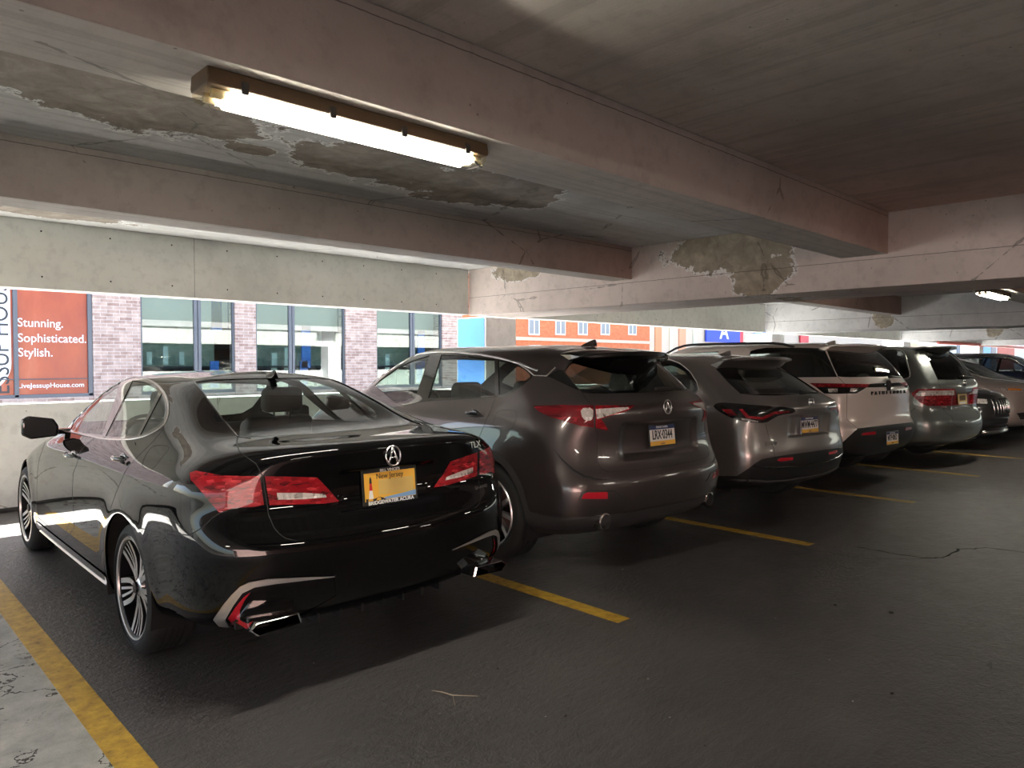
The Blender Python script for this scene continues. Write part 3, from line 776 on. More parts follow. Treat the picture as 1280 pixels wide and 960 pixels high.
# parking lines
def yellow():
    m, nt, b = newmat('line_paint'); t = NT(nt); P = tcw(t)
    n2 = t.noise(P, 14, 7, .7); c = t.ramp(n2, [(.28, (.12, .075, .015)), (.42, (.40, .235, .03)), (.6, (.58, .36, .045)), (.75, (.66, .45, .1))])
    w = t.math('GREATER_THAN', t.noise(P, 45, 5, .75), .63); c = t.mix(t.math('MULTIPLY', w, .6), c, (.06, .05, .035, 1)); t.l(c, b.inputs['Base Color'])
    b.inputs['Roughness'].default_value = .45; t.l(t.bump(n2, .3, .006), b.inputs['Normal']); return m
m_yel = yellow()
LN = ['worn yellow parking line left of the black sedan', 'yellow parking line between the black sedan and the bronze-grey SUV', 'yellow parking line between the bronze-grey SUV and the small grey SUV',
      'yellow parking line between the small grey SUV and the pale cream SUV', 'yellow parking line between the pale cream SUV and the grey minivan', 'faint yellow parking line just right of the grey minivan']
for k, x in enumerate((.81, 3.32, 5.83, 8.38, 10.93, 13.42)):
    y0 = 2.52 if k else -.6
    w = .065
    MB().add([(x-w+.02, y0-.0, .0015), (x+w, y0, .0015), (x+w, YF-.6, .0015), (x-w, YF-.6, .0015), (x-w+.02, y0, .0), (x+w, y0, .0), (x+w, YF-.6, .0), (x-w, YF-.6, .0)], [(0, 1, 2, 3), (4, 5, 1, 0), (5, 6, 2, 1), (6, 7, 3, 2), (7, 4, 0, 3)]).build('parking_line', m_yel, label=LN[k], cat='line', group='yellow parking lines')
# twig and grit on the floor
tw = MB(); p0 = onplane(540, 863, 2, .006); p1 = onplane(597, 870, 2, .006); pm_ = onplane(566, 869, 2, .012)
tw.tube([p0, (p0+pm_)/2+np.array([0, 0, .004]), pm_, p1], [.0012, .002, .002, .001], 5)
tw.tube([pm_, onplane(569, 882, 2, .004)], .001, 5)
tw.build('twig', pm('twig_dry', (.5, .42, .3), .8), label='thin dry pale twig lying on the dark floor', cat='twig')
for u, v, r_, dk_ in ((810, 849, .004, 0), (1037, 825, .004, 0), (1066, 877, .005, 0), (682, 896, .004, 0), (837, 897, .004, 0), (778, 712, .005, 0), (969, 773, .004, 0), (700, 672, .005, 0), (392, 829, .004, 0), (550, 892, .003, 0), (707, 896, .010, 1), (1114, 767, .016, 1), (1115, 868, .012, 1), (1044, 757, .012, 1), (622, 837, .009, 1), (881, 933, .006, 1)):
    q = onplane(u, v, 2, 0)
    o = MB().sphere((0, 0, r_*.4), (r_, r_*.7, r_*.4), 7, 5).build('grit_speck', pm('grit', (.02, .018, .016) if dk_ else (.7, .68, .62), .8), label='tiny dark crumb lying on the dark floor' if dk_ else 'tiny pale grit speck lying on the dark floor', cat='debris', group='dark crumbs on the floor' if dk_ else 'pale grit on the floor'); o.location = (q[0], q[1], 0); o.rotation_euler = (0, 0, u)
def crack(pts, w_):
    pts = [onplane(*p, 2, .0) for p in pts]; f = []; rr = random.Random(5)
    for a, b_ in zip(pts, pts[1:]):
        for k in range(6): f.append(a+(b_-a)*k/6+np.array([rr.uniform(-.012, .012), rr.uniform(-.012, .012), 0]))
    f.append(pts[-1]); v = []
    for i, p in enumerate(f):
        t_ = f[min(i+1, len(f)-1)]-f[max(i-1, 0)]; c_ = np.array([-t_[1], t_[0], 0]); c_ /= np.linalg.norm(c_)+1e-9; ww = w_*rr.uniform(.3, 1); v += [p+c_*ww+np.array([0, 0, .0012]), p-c_*ww+np.array([0, 0, .0012])]
    meshobj('floor_crack', v, [(2*i, 2*i+1, 2*i+3, 2*i+2) for i in range(len(f)-1)], pm('crack_dark', (.008, .007, .006), .9), kind='structure')
crack([(1072, 684), (1110, 691), (1150, 697), (1170, 698), (1182, 696), (1198, 686.5), (1235, 685), (1262, 688), (1290, 692)], .012)
crack([(860, 664), (920, 672), (1000, 684), (1080, 699), (1168, 698)], .004)
# fluorescent fixtures
m_tube = pm('lamp_tube', (1, .98, .92), .4, em=20); m_housing = pm('lamp_housing', (.09, .055, .025), .6); m_endcap = pm('lamp_end', (.75, .65, .4), .3, coat=1)
m_clip = pm('lamp_clip', (.03, .028, .025), .5)
m_difc = glassmat('lamp_cover', (1, .96, .85), .93)
def fixture(x, y, z, label, L=1.31, rz=0):
    r = empty('fluorescent_lamp', (x, y, z), rz, label=label, cat='ceiling lamp', group='ceiling tube lamps')
    h = MB(); h.prism([(-.075, 0), (.075, 0), (.085, -.045), (.08, -.06), (-.08, -.06), (-.085, -.045)][::-1], L, (-L/2, 0, 0), (0, 1, 0), (0, 0, 1)); h.build('housing', m_housing, r, bevel=.006, auto=40)
    d = MB(); pr = [(-.078, -.058), (-.074, -.085), (-.055, -.103), (.055, -.103), (.074, -.085), (.078, -.058)]
    nn = len(pr); secs = [(-L/2+.002, .9), (-L/2+.03, 1), (L/2-.03, 1), (L/2-.002, .9)]; v = []
    for xx, sc in secs: v += [(xx, a*sc, -.058+(b_+.058)*sc) for a, b_ in pr]
    d.add(v, [(i*nn+k, (i+1)*nn+k, (i+1)*nn+k+1, i*nn+k+1) for i in range(3) for k in range(nn-1)]+[tuple(range(nn)), tuple(range(3*nn, 4*nn))[::-1]]); d.build('diffuser', m_difc, r, smooth=False)
    for sy in (-.034, .034):
        MB().tube([(-L/2+.10, sy, -.078), (L/2-.08, sy, -.078)], .027, 14).build('tube', m_tube, r, smooth=True)
        MB().tube([(-L/2+.03, sy, -.078), (-L/2+.10, sy, -.078)], .018, 12).build('tube_socket', m_endcap, r, smooth=True); MB().tube([(L/2-.08, sy, -.078), (L/2-.02, sy, -.078)], .018, 12).build('tube_socket', m_endcap, r, smooth=True)
    for f in (-.40, -.13, .13, .40):
        for sy in (-1, 1):
            MB().box(f*L-.013, f*L+.013, min(sy*.079, sy*.09), max(sy*.079, sy*.09), -.075, -.03).build('clip', m_clip, r, bevel=.002)
    MB().tube([(L/2-.03, .03, -.02), (L/2+.03, .04, -.03), (L/2+.045, .03, -.06), (L/2+.03, .0, -.09), (L/2-.01, -.03, -.098), (L/2-.06, -.05, -.09)], .005, 6).build('cable', m_clip, r, smooth=True)
    return r
fixture(1.65, 2.635, 2.53, 'lit twin-tube ceiling lamp on the beam above the black sedan')
fixture(12.3, 2.7, 2.53, 'lit ceiling lamp seen far right beyond the big cross beam')
fixture(22.0, 2.7, 2.53, 'lit ceiling lamp in the third bay, hidden behind the cross beams')
for x, y in ((1.6, -3.35), (6, -3.35), (12.3, -3.35), (-5, 2.7), (-5, -3.35), (22, -3.35), (12.3, -9.3),):  # unseen lamps added to brighten the interior
    fixture(x, y, 2.53, 'lit ceiling lamp added over the driving lane as fill, outside the view')
# ------------------------------------------------------------------ world and sun
w = bpy.data.worlds.new('w'); scn.world = w; w.use_nodes = True; nt = w.node_tree; bg = nt.nodes['Background']
sky = nt.nodes.new('ShaderNodeTexSky'); sky.sky_type = 'NISHITA'; sky.sun_disc = False; sky.sun_elevation = math.radians(56); sky.sun_rotation = math.radians(-10); sky.air_density = 1; sky.dust_density = 2
nt.links.new(sky.outputs[0], bg.inputs[0]); bg.inputs[1].default_value = .17
sd = bpy.data.lights.new('sun', 'SUN'); sd.energy = 15; sd.angle = math.radians(.6); sd.color = (1, .96, .9)
so = bpy.data.objects.new('sun', sd); C.objects.link(so); d = Vector((.10, -.676, -1)); so.rotation_euler = d.to_track_quat('-Z', 'Y').to_euler()
vs = scn.view_settings; vs.view_transform = 'Standard'; vs.look = 'None'; vs.gamma = 1; vs.use_curve_mapping = False; vs.exposure = 2.05
# ------------------------------------------------------------------ across the street
YB = 20.0
def brick(name, c1, c2, mort, sc=4.2, axes=(0, 2)):
    m, nt, b = newmat(name); t = NT(nt); P = tcw(t); xs = t.xyz(P); cv = t.n('ShaderNodeCombineXYZ'); t.l(xs[axes[0]], cv.inputs[0]); t.l(xs[axes[1]], cv.inputs[1])
    br = t.n('ShaderNodeTexBrick'); t.l(cv.outputs[0], br.inputs[0]); br.inputs['Color1'].default_value = (*c1, 1); br.inputs['Color2'].default_value = (*c2, 1); br.inputs['Mortar'].default_value = (*mort, 1)
    br.inputs['Scale'].default_value = sc; br.inputs['Mortar Size'].default_value = .02; br.inputs['Row Height'].default_value = .27; br.inputs['Brick Width'].default_value = .9; br.inputs['Bias'].default_value = -.1
    c = t.mix(.35, br.outputs[0], t.ramp(t.noise(P, 6, 5), [(.3, tuple(k*.6 for k in c1)), (.7, tuple(min(1, k*1.3) for k in c2))])); t.l(c, b.inputs['Base Color']); b.inputs['Roughness'].default_value = .85
    return m
m_brick = brick('pale_brick', (.27, .165, .14), (.52, .40, .355), (.60, .56, .53), 3.1); m_brick2 = brick('orange_brick', (.55, .13, .05), (.64, .2, .08), (.62, .3, .18), 5)
m_frame = pm('window_frame', (.09, .1, .125), .4); m_shade = pm('blind', (.40, .40, .37), .7); m_dark = pm('room_dark', (.03, .035, .045), .6)
m_green = pm('frosted_film', (.36, .46, .40), .4); m_pane = glassmat('shop_glass', (.88, .95, .93), .85)
def frosted():
    m, nt, b = newmat('window_view'); t = NT(nt); P = tcw(t); z = t.xyz(P)[2]
    c = t.ramp(t.noise(P, 7, 6, .7), [(.35, (.22, .30, .25)), (.55, (.36, .42, .37)), (.7, (.45, .38, .36))]); t.l(c, b.inputs['Base Color']); b.inputs['Roughness'].default_value = .6; return m
m_frost = frosted()
slab('ground_street', -60, 160, YF+.25, YB+60, -.5, -.3, pm('street', (.22, .215, .21), .9), kind='structure')
bld = empty('brick_building', (8, YB, -.3), label='pale brick building with dark framed shop windows across the street', cat='building')
def lb(mb, x0, x1, y0, y1, z0, z1, mi=0): return mb.box(x0-8, x1-8, y0-YB, y1-YB, z0+.3, z1+.3, mi)
def wx(u, y=YB): return float(onplane(u, 420, 1, y)[0])
# window bays (px left, px right, mullion px)
wins = [(176, 294, 248), (320, 432, 366), (471, 553, 517)]
z0w, z1w = .55, 3.3
edges_ = [wx(-330)]
# billboard bay, then brick piers between the windows
bays = [(wx(-170), wx(-60)), (wx(-45), wx(116))]+[(wx(a), wx(b)) for a, b, c in wins]
XE = wx(578)
xs_ = [wx(-900)]+[v for b in bays for v in b]+[XE]
for i in range(0, len(xs_), 2):
    b = MB(); lb(b, xs_[i], xs_[i+1], YB, YB+.4, -.3, 9); b.build('brick_pier', m_brick, bld)
b = MB(); lb(b, xs_[0], XE, YB+.02, YB+.4, -.3, .63); lb(b, xs_[0], XE, YB+.02, YB+.4, z1w, 9); b.build('brick_band', m_brick, bld)
b = MB(); lb(b, xs_[0], XE, YB, YB+5.2, 9, 9.3); b.build('roof', m_dark, bld)
b = MB(); lb(b, xs_[0], XE, YB+5, YB+5.2, -.3, 9); b.build('back_wall', m_dark, bld)
b = MB(); lb(b, xs_[0], xs_[0]+.3, YB+.4, YB+5, -.3, 9); lb(b, XE-.3, XE, YB+.41, YB+5, -.3, 9); b.build('side_wall', m_brick, bld)
def window(x0, x1, mx, blind=.35, deep=0):
    f = MB(); t_ = .055
    for a in ((x0, x1, z0w+.08, z0w+.16), (x0, x1, z1w-.06, z1w), (x0, x0+t_, z0w+.16, z1w-.06), (x1-t_, x1, z0w+.16, z1w-.06), (mx-.09, mx+.0, z0w+.16, z1w-.06), (mx+.02, mx+.10, z0w+.16, z1w-.06)): lb(f, a[0], a[1], YB+.06, YB+.16, a[2], a[3])
    w_ = f.build('window', m_frame, bld, bevel=.006)
    g = MB(); lb(g, x0, x1, YB+.10, YB+.11, z0w+.1, z1w); g.build('window_pane', m_pane, w_)
    return w_
rs = random.Random(3)
for k, (a, b_, c) in enumerate(wins):
    x0, x1, mx = wx(a), wx(b_), wx(c); w_ = window(x0, x1, mx)
    q = MB(); lb(q, x0, x1, YB+.5, YB+.52, 2.45, 3.3); q.build('roller_blind', m_shade, w_)
    q = MB(); lb(q, x0, x1, YB+1.5, YB+1.55, 1.35, 2.55); q.build('view_panel', m_frost, w_)
    q = MB(); lb(q, x0+.1, x1-.1, YB+.6, YB+.66, 1.30, 1.36)
    for j in range(7):
        xx = x0+.2+(x1-x0-.5)*j/7+rs.uniform(-.05, .05); hh = rs.uniform(.2, .55); lb(q, xx, xx+rs.uniform(.12, .4), YB+.6, YB+.9, .7, .7+hh)
    q.build('window_furniture', m_dark, w_)
    q = MB()
    for j in range(3 if k < 2 else 1):
        xx = x0+(.35 if k == 0 else .8)+.42*j; lb(q, xx, xx+(.13 if k == 0 else .17), YB+.7, YB+.75, 1.0 if k else 1.4, 1.75+.15*(j % 2))
    q.build('window_boards', pm('pale_board', (.55, .66, .64), .5), w_)
    q = MB(); lb(q, mx+.55, mx+.85, YB+.5, YB+.55, 2.35 if k == 0 else 1.3, 3.2 if k == 0 else 2.6); lb(q, mx+.5, mx+.75, YB+.5, YB+.55, .75, 1.5); q.build('blue_poster', pm('poster_blue', (.03, .16, .6), .5), w_)
# window with the orange posters
x0, x1 = bays[1]; mx = wx(20)
f = MB(); 
for a in ((x0, x1, z0w+.02, z0w+.16), (x0, x1, z1w-.06, z1w), (x1-.10, x1, z0w+.1, z1w), (mx-.045, mx+.045, z0w+.1, z1w), (x0, x0+.08, z0w+.1, z1w), (x0, x1, 1.06, 1.08)): lb(f, a[0], a[1], YB+.03, YB+.16, a[2], a[3])
w_ = f.build('window', m_frame, bld, bevel=.006)
def orange():
    m, nt, b = newmat('poster_orange'); t = NT(nt); P = tcw(t)
    c = t.ramp(t.noise(t.mapping(P, (1.2, 1, .5)), 1.1, 5, .6), [(.3, (.28, .035, .012)), (.55, (.38, .065, .02)), (.75, (.46, .12, .06))]); t.l(c, b.inputs['Base Color']); b.inputs['Roughness'].default_value = .35; return m
m_or = orange()
q = MB(); lb(q, x0+.05, x1-.1, YB+.10, YB+.12, z0w+.12, z1w-.03); post = q.build('poster', m_or, w_)
# white rounded panel of the left poster with the vertical lettering
xr = wx(14.5); q = MB(); pts = [(x0, 5), (xr-x0+x0, 5)]
poly = [(xr-1.1, z1w)]+[(xr, z1w)][::-1]
poly = [(xr-1.2, .78), (xr-.75, .72)]+[(xr-.75+.75*math.sin(a), 1.45-.73*math.cos(a)) for a in [PI/2*k/12 for k in range(13)]]+[(xr, z1w-.06), (xr-1.2, z1w-.06)]
q = MB().prism([(a-8, c+.3) for a, c in poly], .006, (0, .098, 0), (1, 0, 0), (0, 0, 1)); 
q.build('poster', m_white2 if 'm_white2' in globals() else pm('poster_white', (.8, .8, .84), .5), w_, label='white poster with tall black lettering')
m_ltr = pm('letter_white', (.75, .75, .75), .5)
def facing(x, z, y=YB+.085): return frame((x-8, y-YB, z+.3), (1, 0, 0), (0, 0, 1))
tx = wx(22.5)
for s_, v, sz in (('Stunning.', 404, .285), ('Sophisticated.', 423, .285), ('Stylish.', 441, .285)):
    z = float(onplane(50, v, 1, YB)[2]); text_obj('lettering', s_, sz, m_ltr, facing(tx, z), w_, .008, 'LEFT', sx=.90, bold=.002)
z = float(onplane(60, 482, 1, YB)[2]); text_obj('lettering', 'LiveJessupHouse.com', .158, m_ltr, facing(tx-.02, z), w_, .008, 'LEFT', sx=1.0, bold=.002)
z = float(onplane(5, 420, 1, YB)[2])
text_obj('lettering', 'JESSUP HOUSE', .50, pm('letter_black', (.03, .03, .04), .5), frame((wx(1.5)-8, .088, z+.3), (0, 0, 1), (-1, 0, 0)), w_, .006, sx=.92)
# second poster bay further left (seen only as a reflection)
x0, x1 = bays[0]; q = MB(); lb(q, x0, x1, YB+.05, YB+.1, z0w, z1w); o = q.build('poster', m_or, bld, label='plain orange red poster')
text_obj('lettering', 'JESSUP', .6, m_ltr, facing((x0+x1)/2, 2.1, YB+.04), o, .01)
text_obj('lettering', 'HOUSE', .6, m_ltr, facing((x0+x1)/2, 1.4, YB+.04), o, .01)
MB().box(wx(-900), XE, YB-2.6, YB-.01, -.3, -.15).build('sidewalk', pm('sidewalk', (.34, .33, .31), .9), kind='structure')
# orange brick building beyond
Y2 = 27.0
b2 = empty('orange_building', (wx(700, Y2), Y2, -.3), label='orange brick building with white sash windows beyond the column', cat='building'); ox = wx(700, Y2)
q = MB(); X0, X1 = wx(560, Y2), wx(812, Y2); q.box(X0-ox, X1-ox, 0, .6, 0, 10); q.build('brick_wall', m_brick2, b2)
q = MB(); zc = float(onplane(700, 425, 1, Y2)[2]); q.box(X0-ox, X1-ox, -.12, -.0, zc+.3-.08, zc+.3+.1); q.build('stone_course', pm('stone_trim', (.7, .5, .38), .8), b2)
for u in (667, 700, 728, 756, 790):
    xc = wx(u, Y2); z0_ = float(onplane(u, 419, 1, Y2)[2]); 
    q = MB(); W_ = .42
    q.box(xc-ox-W_, xc-ox+W_, -.05, .0, z0_+.3, z0_+2.1); wn = q.build('sash_window', m_ltr, b2, bevel=.01)
    q = MB()
    for sx in (-1, 1): q.box(xc-ox+min(sx*.04, sx*(W_-.07)), xc-ox+max(sx*.04, sx*(W_-.07)), -.056, -.045, z0_+.38, z0_+1.1)
    q.build('sash_pane', pm('pane_grey', (.25, .27, .3), .2), wn)
# pale stone building with orange panels and a shop sign in blue white and red
b3 = empty('pale_building', (wx(900, Y2), Y2, -.3), label='pale sunlit building with coloured shop signs beyond the parked cars', cat='building'); ox = wx(900, Y2)
X0, X1 = wx(812, Y2), wx(1170, Y2)
q = MB(); q.box(X0-ox, X1-ox, 0, .6, 0, 10); q.build('stone_wall', pm('stone_pale', (.62, .52, .42), .8), b3)
for u, wd, c in ((822, .7, (.65, .3, .15)), (838, .35, (.7, .6, .45)), (852, .8, (.68, .34, .2)), (868, .5, (.6, .62, .5))):
    xc = wx(u, Y2); MB().box(xc-ox-wd/2, xc-ox+wd/2, -.08, 0, .6, 4.5).build('facade_panel', pm('panel', c, .7), b3)
def uz(u, v): return float(onplane(u, v, 1, Y2)[2])
m_sb = pm('sign_blue', (.02, .06, .6), .4); m_sr = pm('sign_red', (.6, .03, .05), .4); m_slb = pm('sign_light_blue', (.06, .25, .7), .4)
x0, x1, xs2 = wx(880, Y2), wx(922, Y2), wx(926, Y2); zt, zb_ = uz(900, 408), uz(900, 428)
sg = MB().box(x0-ox, x1-ox, -.2, -.1, zb_+.3, zt+.8).build('shop_sign', m_sb, b3)
MB().box(x1-ox, xs2-ox, -.2, -.1, zb_+.3, zt+.8).build('sign_strip', m_sr, sg)
text_obj('lettering', 'A', 1.5, m_ltr, frame((wx(902, Y2)-ox, -.21, (zt+zb_)/2+.45), (1, 0, 0), (0, 0, 1)), sg, .02, sx=1.2, bold=.03)
MB().box(wx(940, Y2)-ox, wx(975, Y2)-ox, -.2, -.1, zb_+.2, uz(950, 414)+.5).build('shop_sign', m_slb, b3, label='light blue sign')
MB().box(wx(998, Y2)-ox, wx(1008, Y2)-ox, -.2, -.1, zb_+.2, zt+.6).build('shop_sign', m_sr, b3, label='small red sign')
# far row at the right edge
Y3 = 24.0; ox = wx(1235, Y3)
b4 = empty('glass_building', (ox, Y3, -.3), label='white and blue panelled building at the far right edge', cat='building')
MB().box(wx(1172, Y3)-ox, 60, 0, .5, 0, 10).build('panel_wall', pm('panel_white', (.75, .74, .74), .6), b4)
for u0, u1, c in ((1196, 1200, (.2, .22, .25)), (1206, 1212, (.35, .36, .38)), (1216, 1238, (.2, .45, .7)), (1239, 1245, (.3, .25, .25)), (1247, 1268, (.6, .12, .08))):
    MB().box(wx(u0, Y3)-ox, wx(u1, Y3)-ox, -.06, 0, .8, 4).build('wall_panel', pm('wp', c, .5), b4)
# ------------------------------------------------------------------ black sedan
def hole_arch(car):
    def f(cen, P):
        k = np.zeros(len(P), bool)
        for ax, az, ar in car.arches: k |= (np.hypot(P[:, 0]-ax, P[:, 2]-az) < ar)
        return k
    return f
def arch_poly(car, ax, az, ar, n=40):
    z0 = -.02
    pts = []
    for i in range(n+1):
        a = -.62+(PI+1.24)*i/n
        pts.append((ax+ar*math.cos(a), az+ar*math.sin(a)))
    out = []
    for s_, z in pts:
        if z > .21 or True:
            h = car.bvh.ray_cast(Vector((s_, 3, z)), Vector((0, -1, 0)))
            if h[0] is not None and h[0].y > .5: out.append(tuple(car.uv_at(h[0], h[2])))
    # close below the body edge
    a, b = out[0], out[-1]
    if a[0] > b[0]: out = out+[(b[0], -.5), (a[0], -.5)]
    else: out = out+[(b[0], -.5), (a[0], -.5)]
    return out
tlx_rows = [
 ((.34, .24, .72, .10, .03), [(.4, .76, .26), (1.1, .80, .22), (3.9, .80, .20)], (4.5, .22, .66, .25, 0)),
 ((.12, .30, .86, .16, .07), [(.3, .89, .36), (.75, .90, .30), (1.5, .89, .19), (3.5, .89, .19), (4.4, .85, .24)], (4.72, .24, .76, .34, 0)),
 ((.05, .42, .885, .20, .0), [(.3, .905, .44), (.8, .92, .42), (1.5, .915, .33), (3.5, .915, .33), (4.4, .88, .34)], (4.79, .34, .80, .36, 0)),
 ((.02, .54, .895, .23, .0), [(.3, .915, .55), (1.1, .935, .53), (1.8, .925, .48), (3.5, .925, .46), (4.4, .88, .46)], (4.82, .46, .80, .38, 0)),
 ((.00, .655, .90, .25, .0), [(.3, .92, .655), (1.1, .94, .65), (1.8, .93, .60), (3.5, .93, .58), (4.4, .87, .56)], (4.82, .55, .79, .40, 0)),
 ((.035, .74, .90, .24, .03), [(.3, .92, .755), (1.1, .94, .74), (1.8, .935, .70), (3.5, .93, .67), (4.4, .85, .63)], (4.80, .62, .76, .42, 0)),
 ((.085, .82, .895, .225, .03), [(.3, .915, .85), (1.1, .94, .83), (1.8, .935, .80), (3.5, .925, .76), (4.3, .84, .69)], (4.76, .68, .74, .44, 0)),
 ((.10, .93, .885, .20, .03), [(.4, .915, .955), (1.1, .925, .935), (1.8, .925, .90), (3.5, .905, .86), (4.3, .78, .74)], (4.68, .73, .68, .44, 0)),
 ((.085, 1.045, .83, .23, -.02), [(.5, .86, 1.015), (1.1, .885, .995), (1.8, .90, .955), (2.6, .895, .93), (3.5, .86, .90), (4.2, .72, .79)], (4.45, .79, .60, .35, 0)),
 ((.07, 1.10, .76, .25, -.035), [(.55, .80, 1.055), (1.1, .83, 1.04), (1.8, .87, 1.0), (2.6, .87, .97), (3.5, .81, .93), (4.0, .66, .86)], (4.2, .85, .54, .25, 0)),
 ((.17, 1.118, .69, .26, -.02), [(.65, .735, 1.09), (1.1, .77, 1.085), (1.8, .835, 1.035), (2.6, .845, .995), (3.4, .78, .96), (3.8, .62, .93)], (3.9, .93, .58, .16, 0)),
 ((.62, 1.125, .60, .06, -.01), [(.85, .66, 1.15), (1.2, .71, 1.135), (1.8, .79, 1.08), (2.6, .81, 1.03), (3.3, .74, 1.02), (3.5, .68, 1.01)], (3.62, .99, .60, .1, .0)),
 ((1.00, 1.265, .56, .05, -.012), [(1.2, .60, 1.26), (1.6, .655, 1.235), (2.2, .70, 1.21), (2.8, .70, 1.19), (3.1, .665, 1.16)], (3.22, 1.17, .58, .09, -.01)),
 ((1.38, 1.385, .50, .045, -.02), [(1.55, .54, 1.355), (1.9, .585, 1.355), (2.3, .605, 1.355), (2.7, .60, 1.33), (2.85, .58, 1.31)], (2.86, 1.335, .53, .09, -.02)),
 ((1.52, 1.418, .40, .045, -.012), [(1.7, .46, 1.40), (2.0, .50, 1.41), (2.4, .515, 1.41), (2.65, .50, 1.385)], (2.7, 1.39, .44, .09, -.01)),
 ((1.72, 1.442, 0, .06, 0), [(1.9, 0, 1.447), (2.2, 0, 1.452), (2.5, 0, 1.44)], (2.6, 1.43, 0, .06, 0)),
]
WH = .335
tlx = Car('sedan', 'black sedan with a yellow rear licence plate, nearest to the camera', tlx_rows, 2.03, 2.87, .6, [(1.11, WH+.015, .375), (3.88, WH+.01, .365)], flare=.012, dents=[(.34, .775, .995, .022)])
P_BLK = paint('black_paint', (.002, .002, .0024), 0, .3, spec=0)
c = tlx
dlo = chaikin([(78, 537), (97, 508), (113, 493), (130, 481.5), (150, 472.5), (165, 470.5), (182, 472.5), (197, 481), (207, 493), (211, 507), (210, 521), (205, 531), (195, 539), (180, 546), (160, 549.5), (130, 549), (100, 543)], 1)
gf = [(88, 536.5), (95, 518), (110, 503), (125, 490.5), (139, 482), (151, 476.5), (127.5, 543.5), (107, 541.5)]
gr = [(165.5, 475.5), (181, 477.5), (192, 483.5), (198, 489.5), (171.5, 544.5), (150, 545.7), (131.5, 545)]
gq = [(201.5, 492), (205.5, 501), (206.7, 512), (204, 525), (195, 533), (183, 540), (174.5, 544)]
U0 = -.4
def mixuv(*a): return [q for x in a for q in (x if isinstance(x, list) else [x])]
rw_edge = c.px([(243, 477.5), (256, 494), (275, 520), (297, 545.5), (313, 548)], closed=False)
v_base = rw_edge[-1][1]; v_top = rw_edge[0][1]
rwin = rw_edge+[(1.2, c.cast((.62-.0+.2, .25, 3), (0, 0, -1))[1] if False else v_base-.02), (U0, v_base-.05), (U0, v_top+.05), (1.5, v_top+.04)]
arch_r = arch_poly(c, *c.arches[0]); arch_f = arch_poly(c, *c.arches[1])
lo = c.px([(237.2, 590.6), (245.6, 588.6), (260, 591), (277, 594.3), (300, 595), (324.5, 595.3), (330, 631), (318, 633.8), (292.5, 634.6), (274.5, 641), (261, 625.5), (249, 611), (238.8, 600)])
li = c.px([(331, 595.3), (360, 595.6), (396.4, 596.9), (410, 611), (424, 627), (405, 629.5), (386, 630), (360, 631), (337, 631.5)])
lic = c.px([(346, 616), (380, 616), (406, 617.5), (408, 621.5), (380, 624), (347, 624.5)])
chrome = c.px([(267, 773.5), (279, 756), (289, 744), (300, 733), (311, 727.5), (335, 723.3), (380, 721.2), (418, 719.8), (418, 720.8), (380, 725.2), (345, 729.3), (318, 733.8), (303, 741), (292, 756), (281.5, 774), (290, 787.5), (277, 785)])
refl = c.px([(314, 740), (305, 746), (295, 758), (284.5, 774), (290, 783.5), (299.5, 783), (300, 763.5), (306, 751)])
winglet = c.px([(316, 738), (345, 733), (380, 729), (418, 723), (420, 745), (380, 768), (345, 778), (332, 790), (292, 785.5), (301, 783), (301.5, 763.5)])
fuel = c.px(chaikin([(177.5, 579), (185, 563.5), (193, 556.3), (209, 557), (212, 560.5), (204, 570), (195, 582), (188.5, 588.5), (179, 585.5)], 1))
sill = c.side([(1.50, .20), (1.52, .30), (3.46, .30), (3.5, .19), (3.46, .12), (1.5, .12)])
trunk_side = [(297, 546), (296, 553), (299, 564), (309, 572), (320, 579.5), (324.5, 588), (328.5, 596), (331, 612), (333.5, 629), (336, 644), (342.5, 659.5), (349, 667), (357, 673), (371, 676)]
ts = c.px(trunk_side, closed=False)
trunk = ts+[(1.0, ts[-1][1]-.05), (U0, ts[-1][1]-.08), (U0, v_base-.07)]
door_r = c.px([(127.5, 547), (118, 547.3), (110, 554), (104, 560), (100, 566), (95, 582.5), (91.3, 592), (90.4, 616), (91.5, 637.5), (92.8, 660)], closed=False)
door_r += c.side([(2.52, .33), (1.72, .33), (1.56, .45)], closed=False, step=.1)
door_r += c.px([(138.8, 634), (145, 616), (155, 592.5), (161, 582.5), (173, 570), (183, 560), (194, 548.5), (203, 538)], closed=False)
door_f = c.px([(100, 543.5), (78, 538), (70, 544), (58, 548), (54, 560), (49.4, 572.5), (47, 587.5), (46, 610), (46.2, 627), (47.5, 645)], closed=False)
door_f += c.side([(3.40, .34), (2.55, .33)], closed=False, step=.1)
door_f += c.px([(91.8, 640), (90.6, 616), (91.4, 592), (95.2, 582.5), (100.2, 566), (104, 560), (110, 554), (118, 547.2)], closed=False)
bump = [tuple(q) for q in c.px([(176, 660.5), (203, 665), (237, 669.3), (252, 660), (266, 647), (275, 641.5), (293, 635.5), (318, 634.8), (334, 632.5), (336, 644), (342.5, 659.5), (349, 667), (357, 673), (371, 676)], closed=False)]
bump += [(1.0, ts[-1][1]-.05), (U0, ts[-1][1]-.08), (U0, -.4), (bump[0][0], -.4)]
c.parts = {}
wsh = [(14.15, 11.15), (13.6, 11.2), (13.35, 11.6), (13.3, 12.6), (13.4, 13.1), (14.2, 13.25), (17.5, 13.35), (17.5, 11.0)]
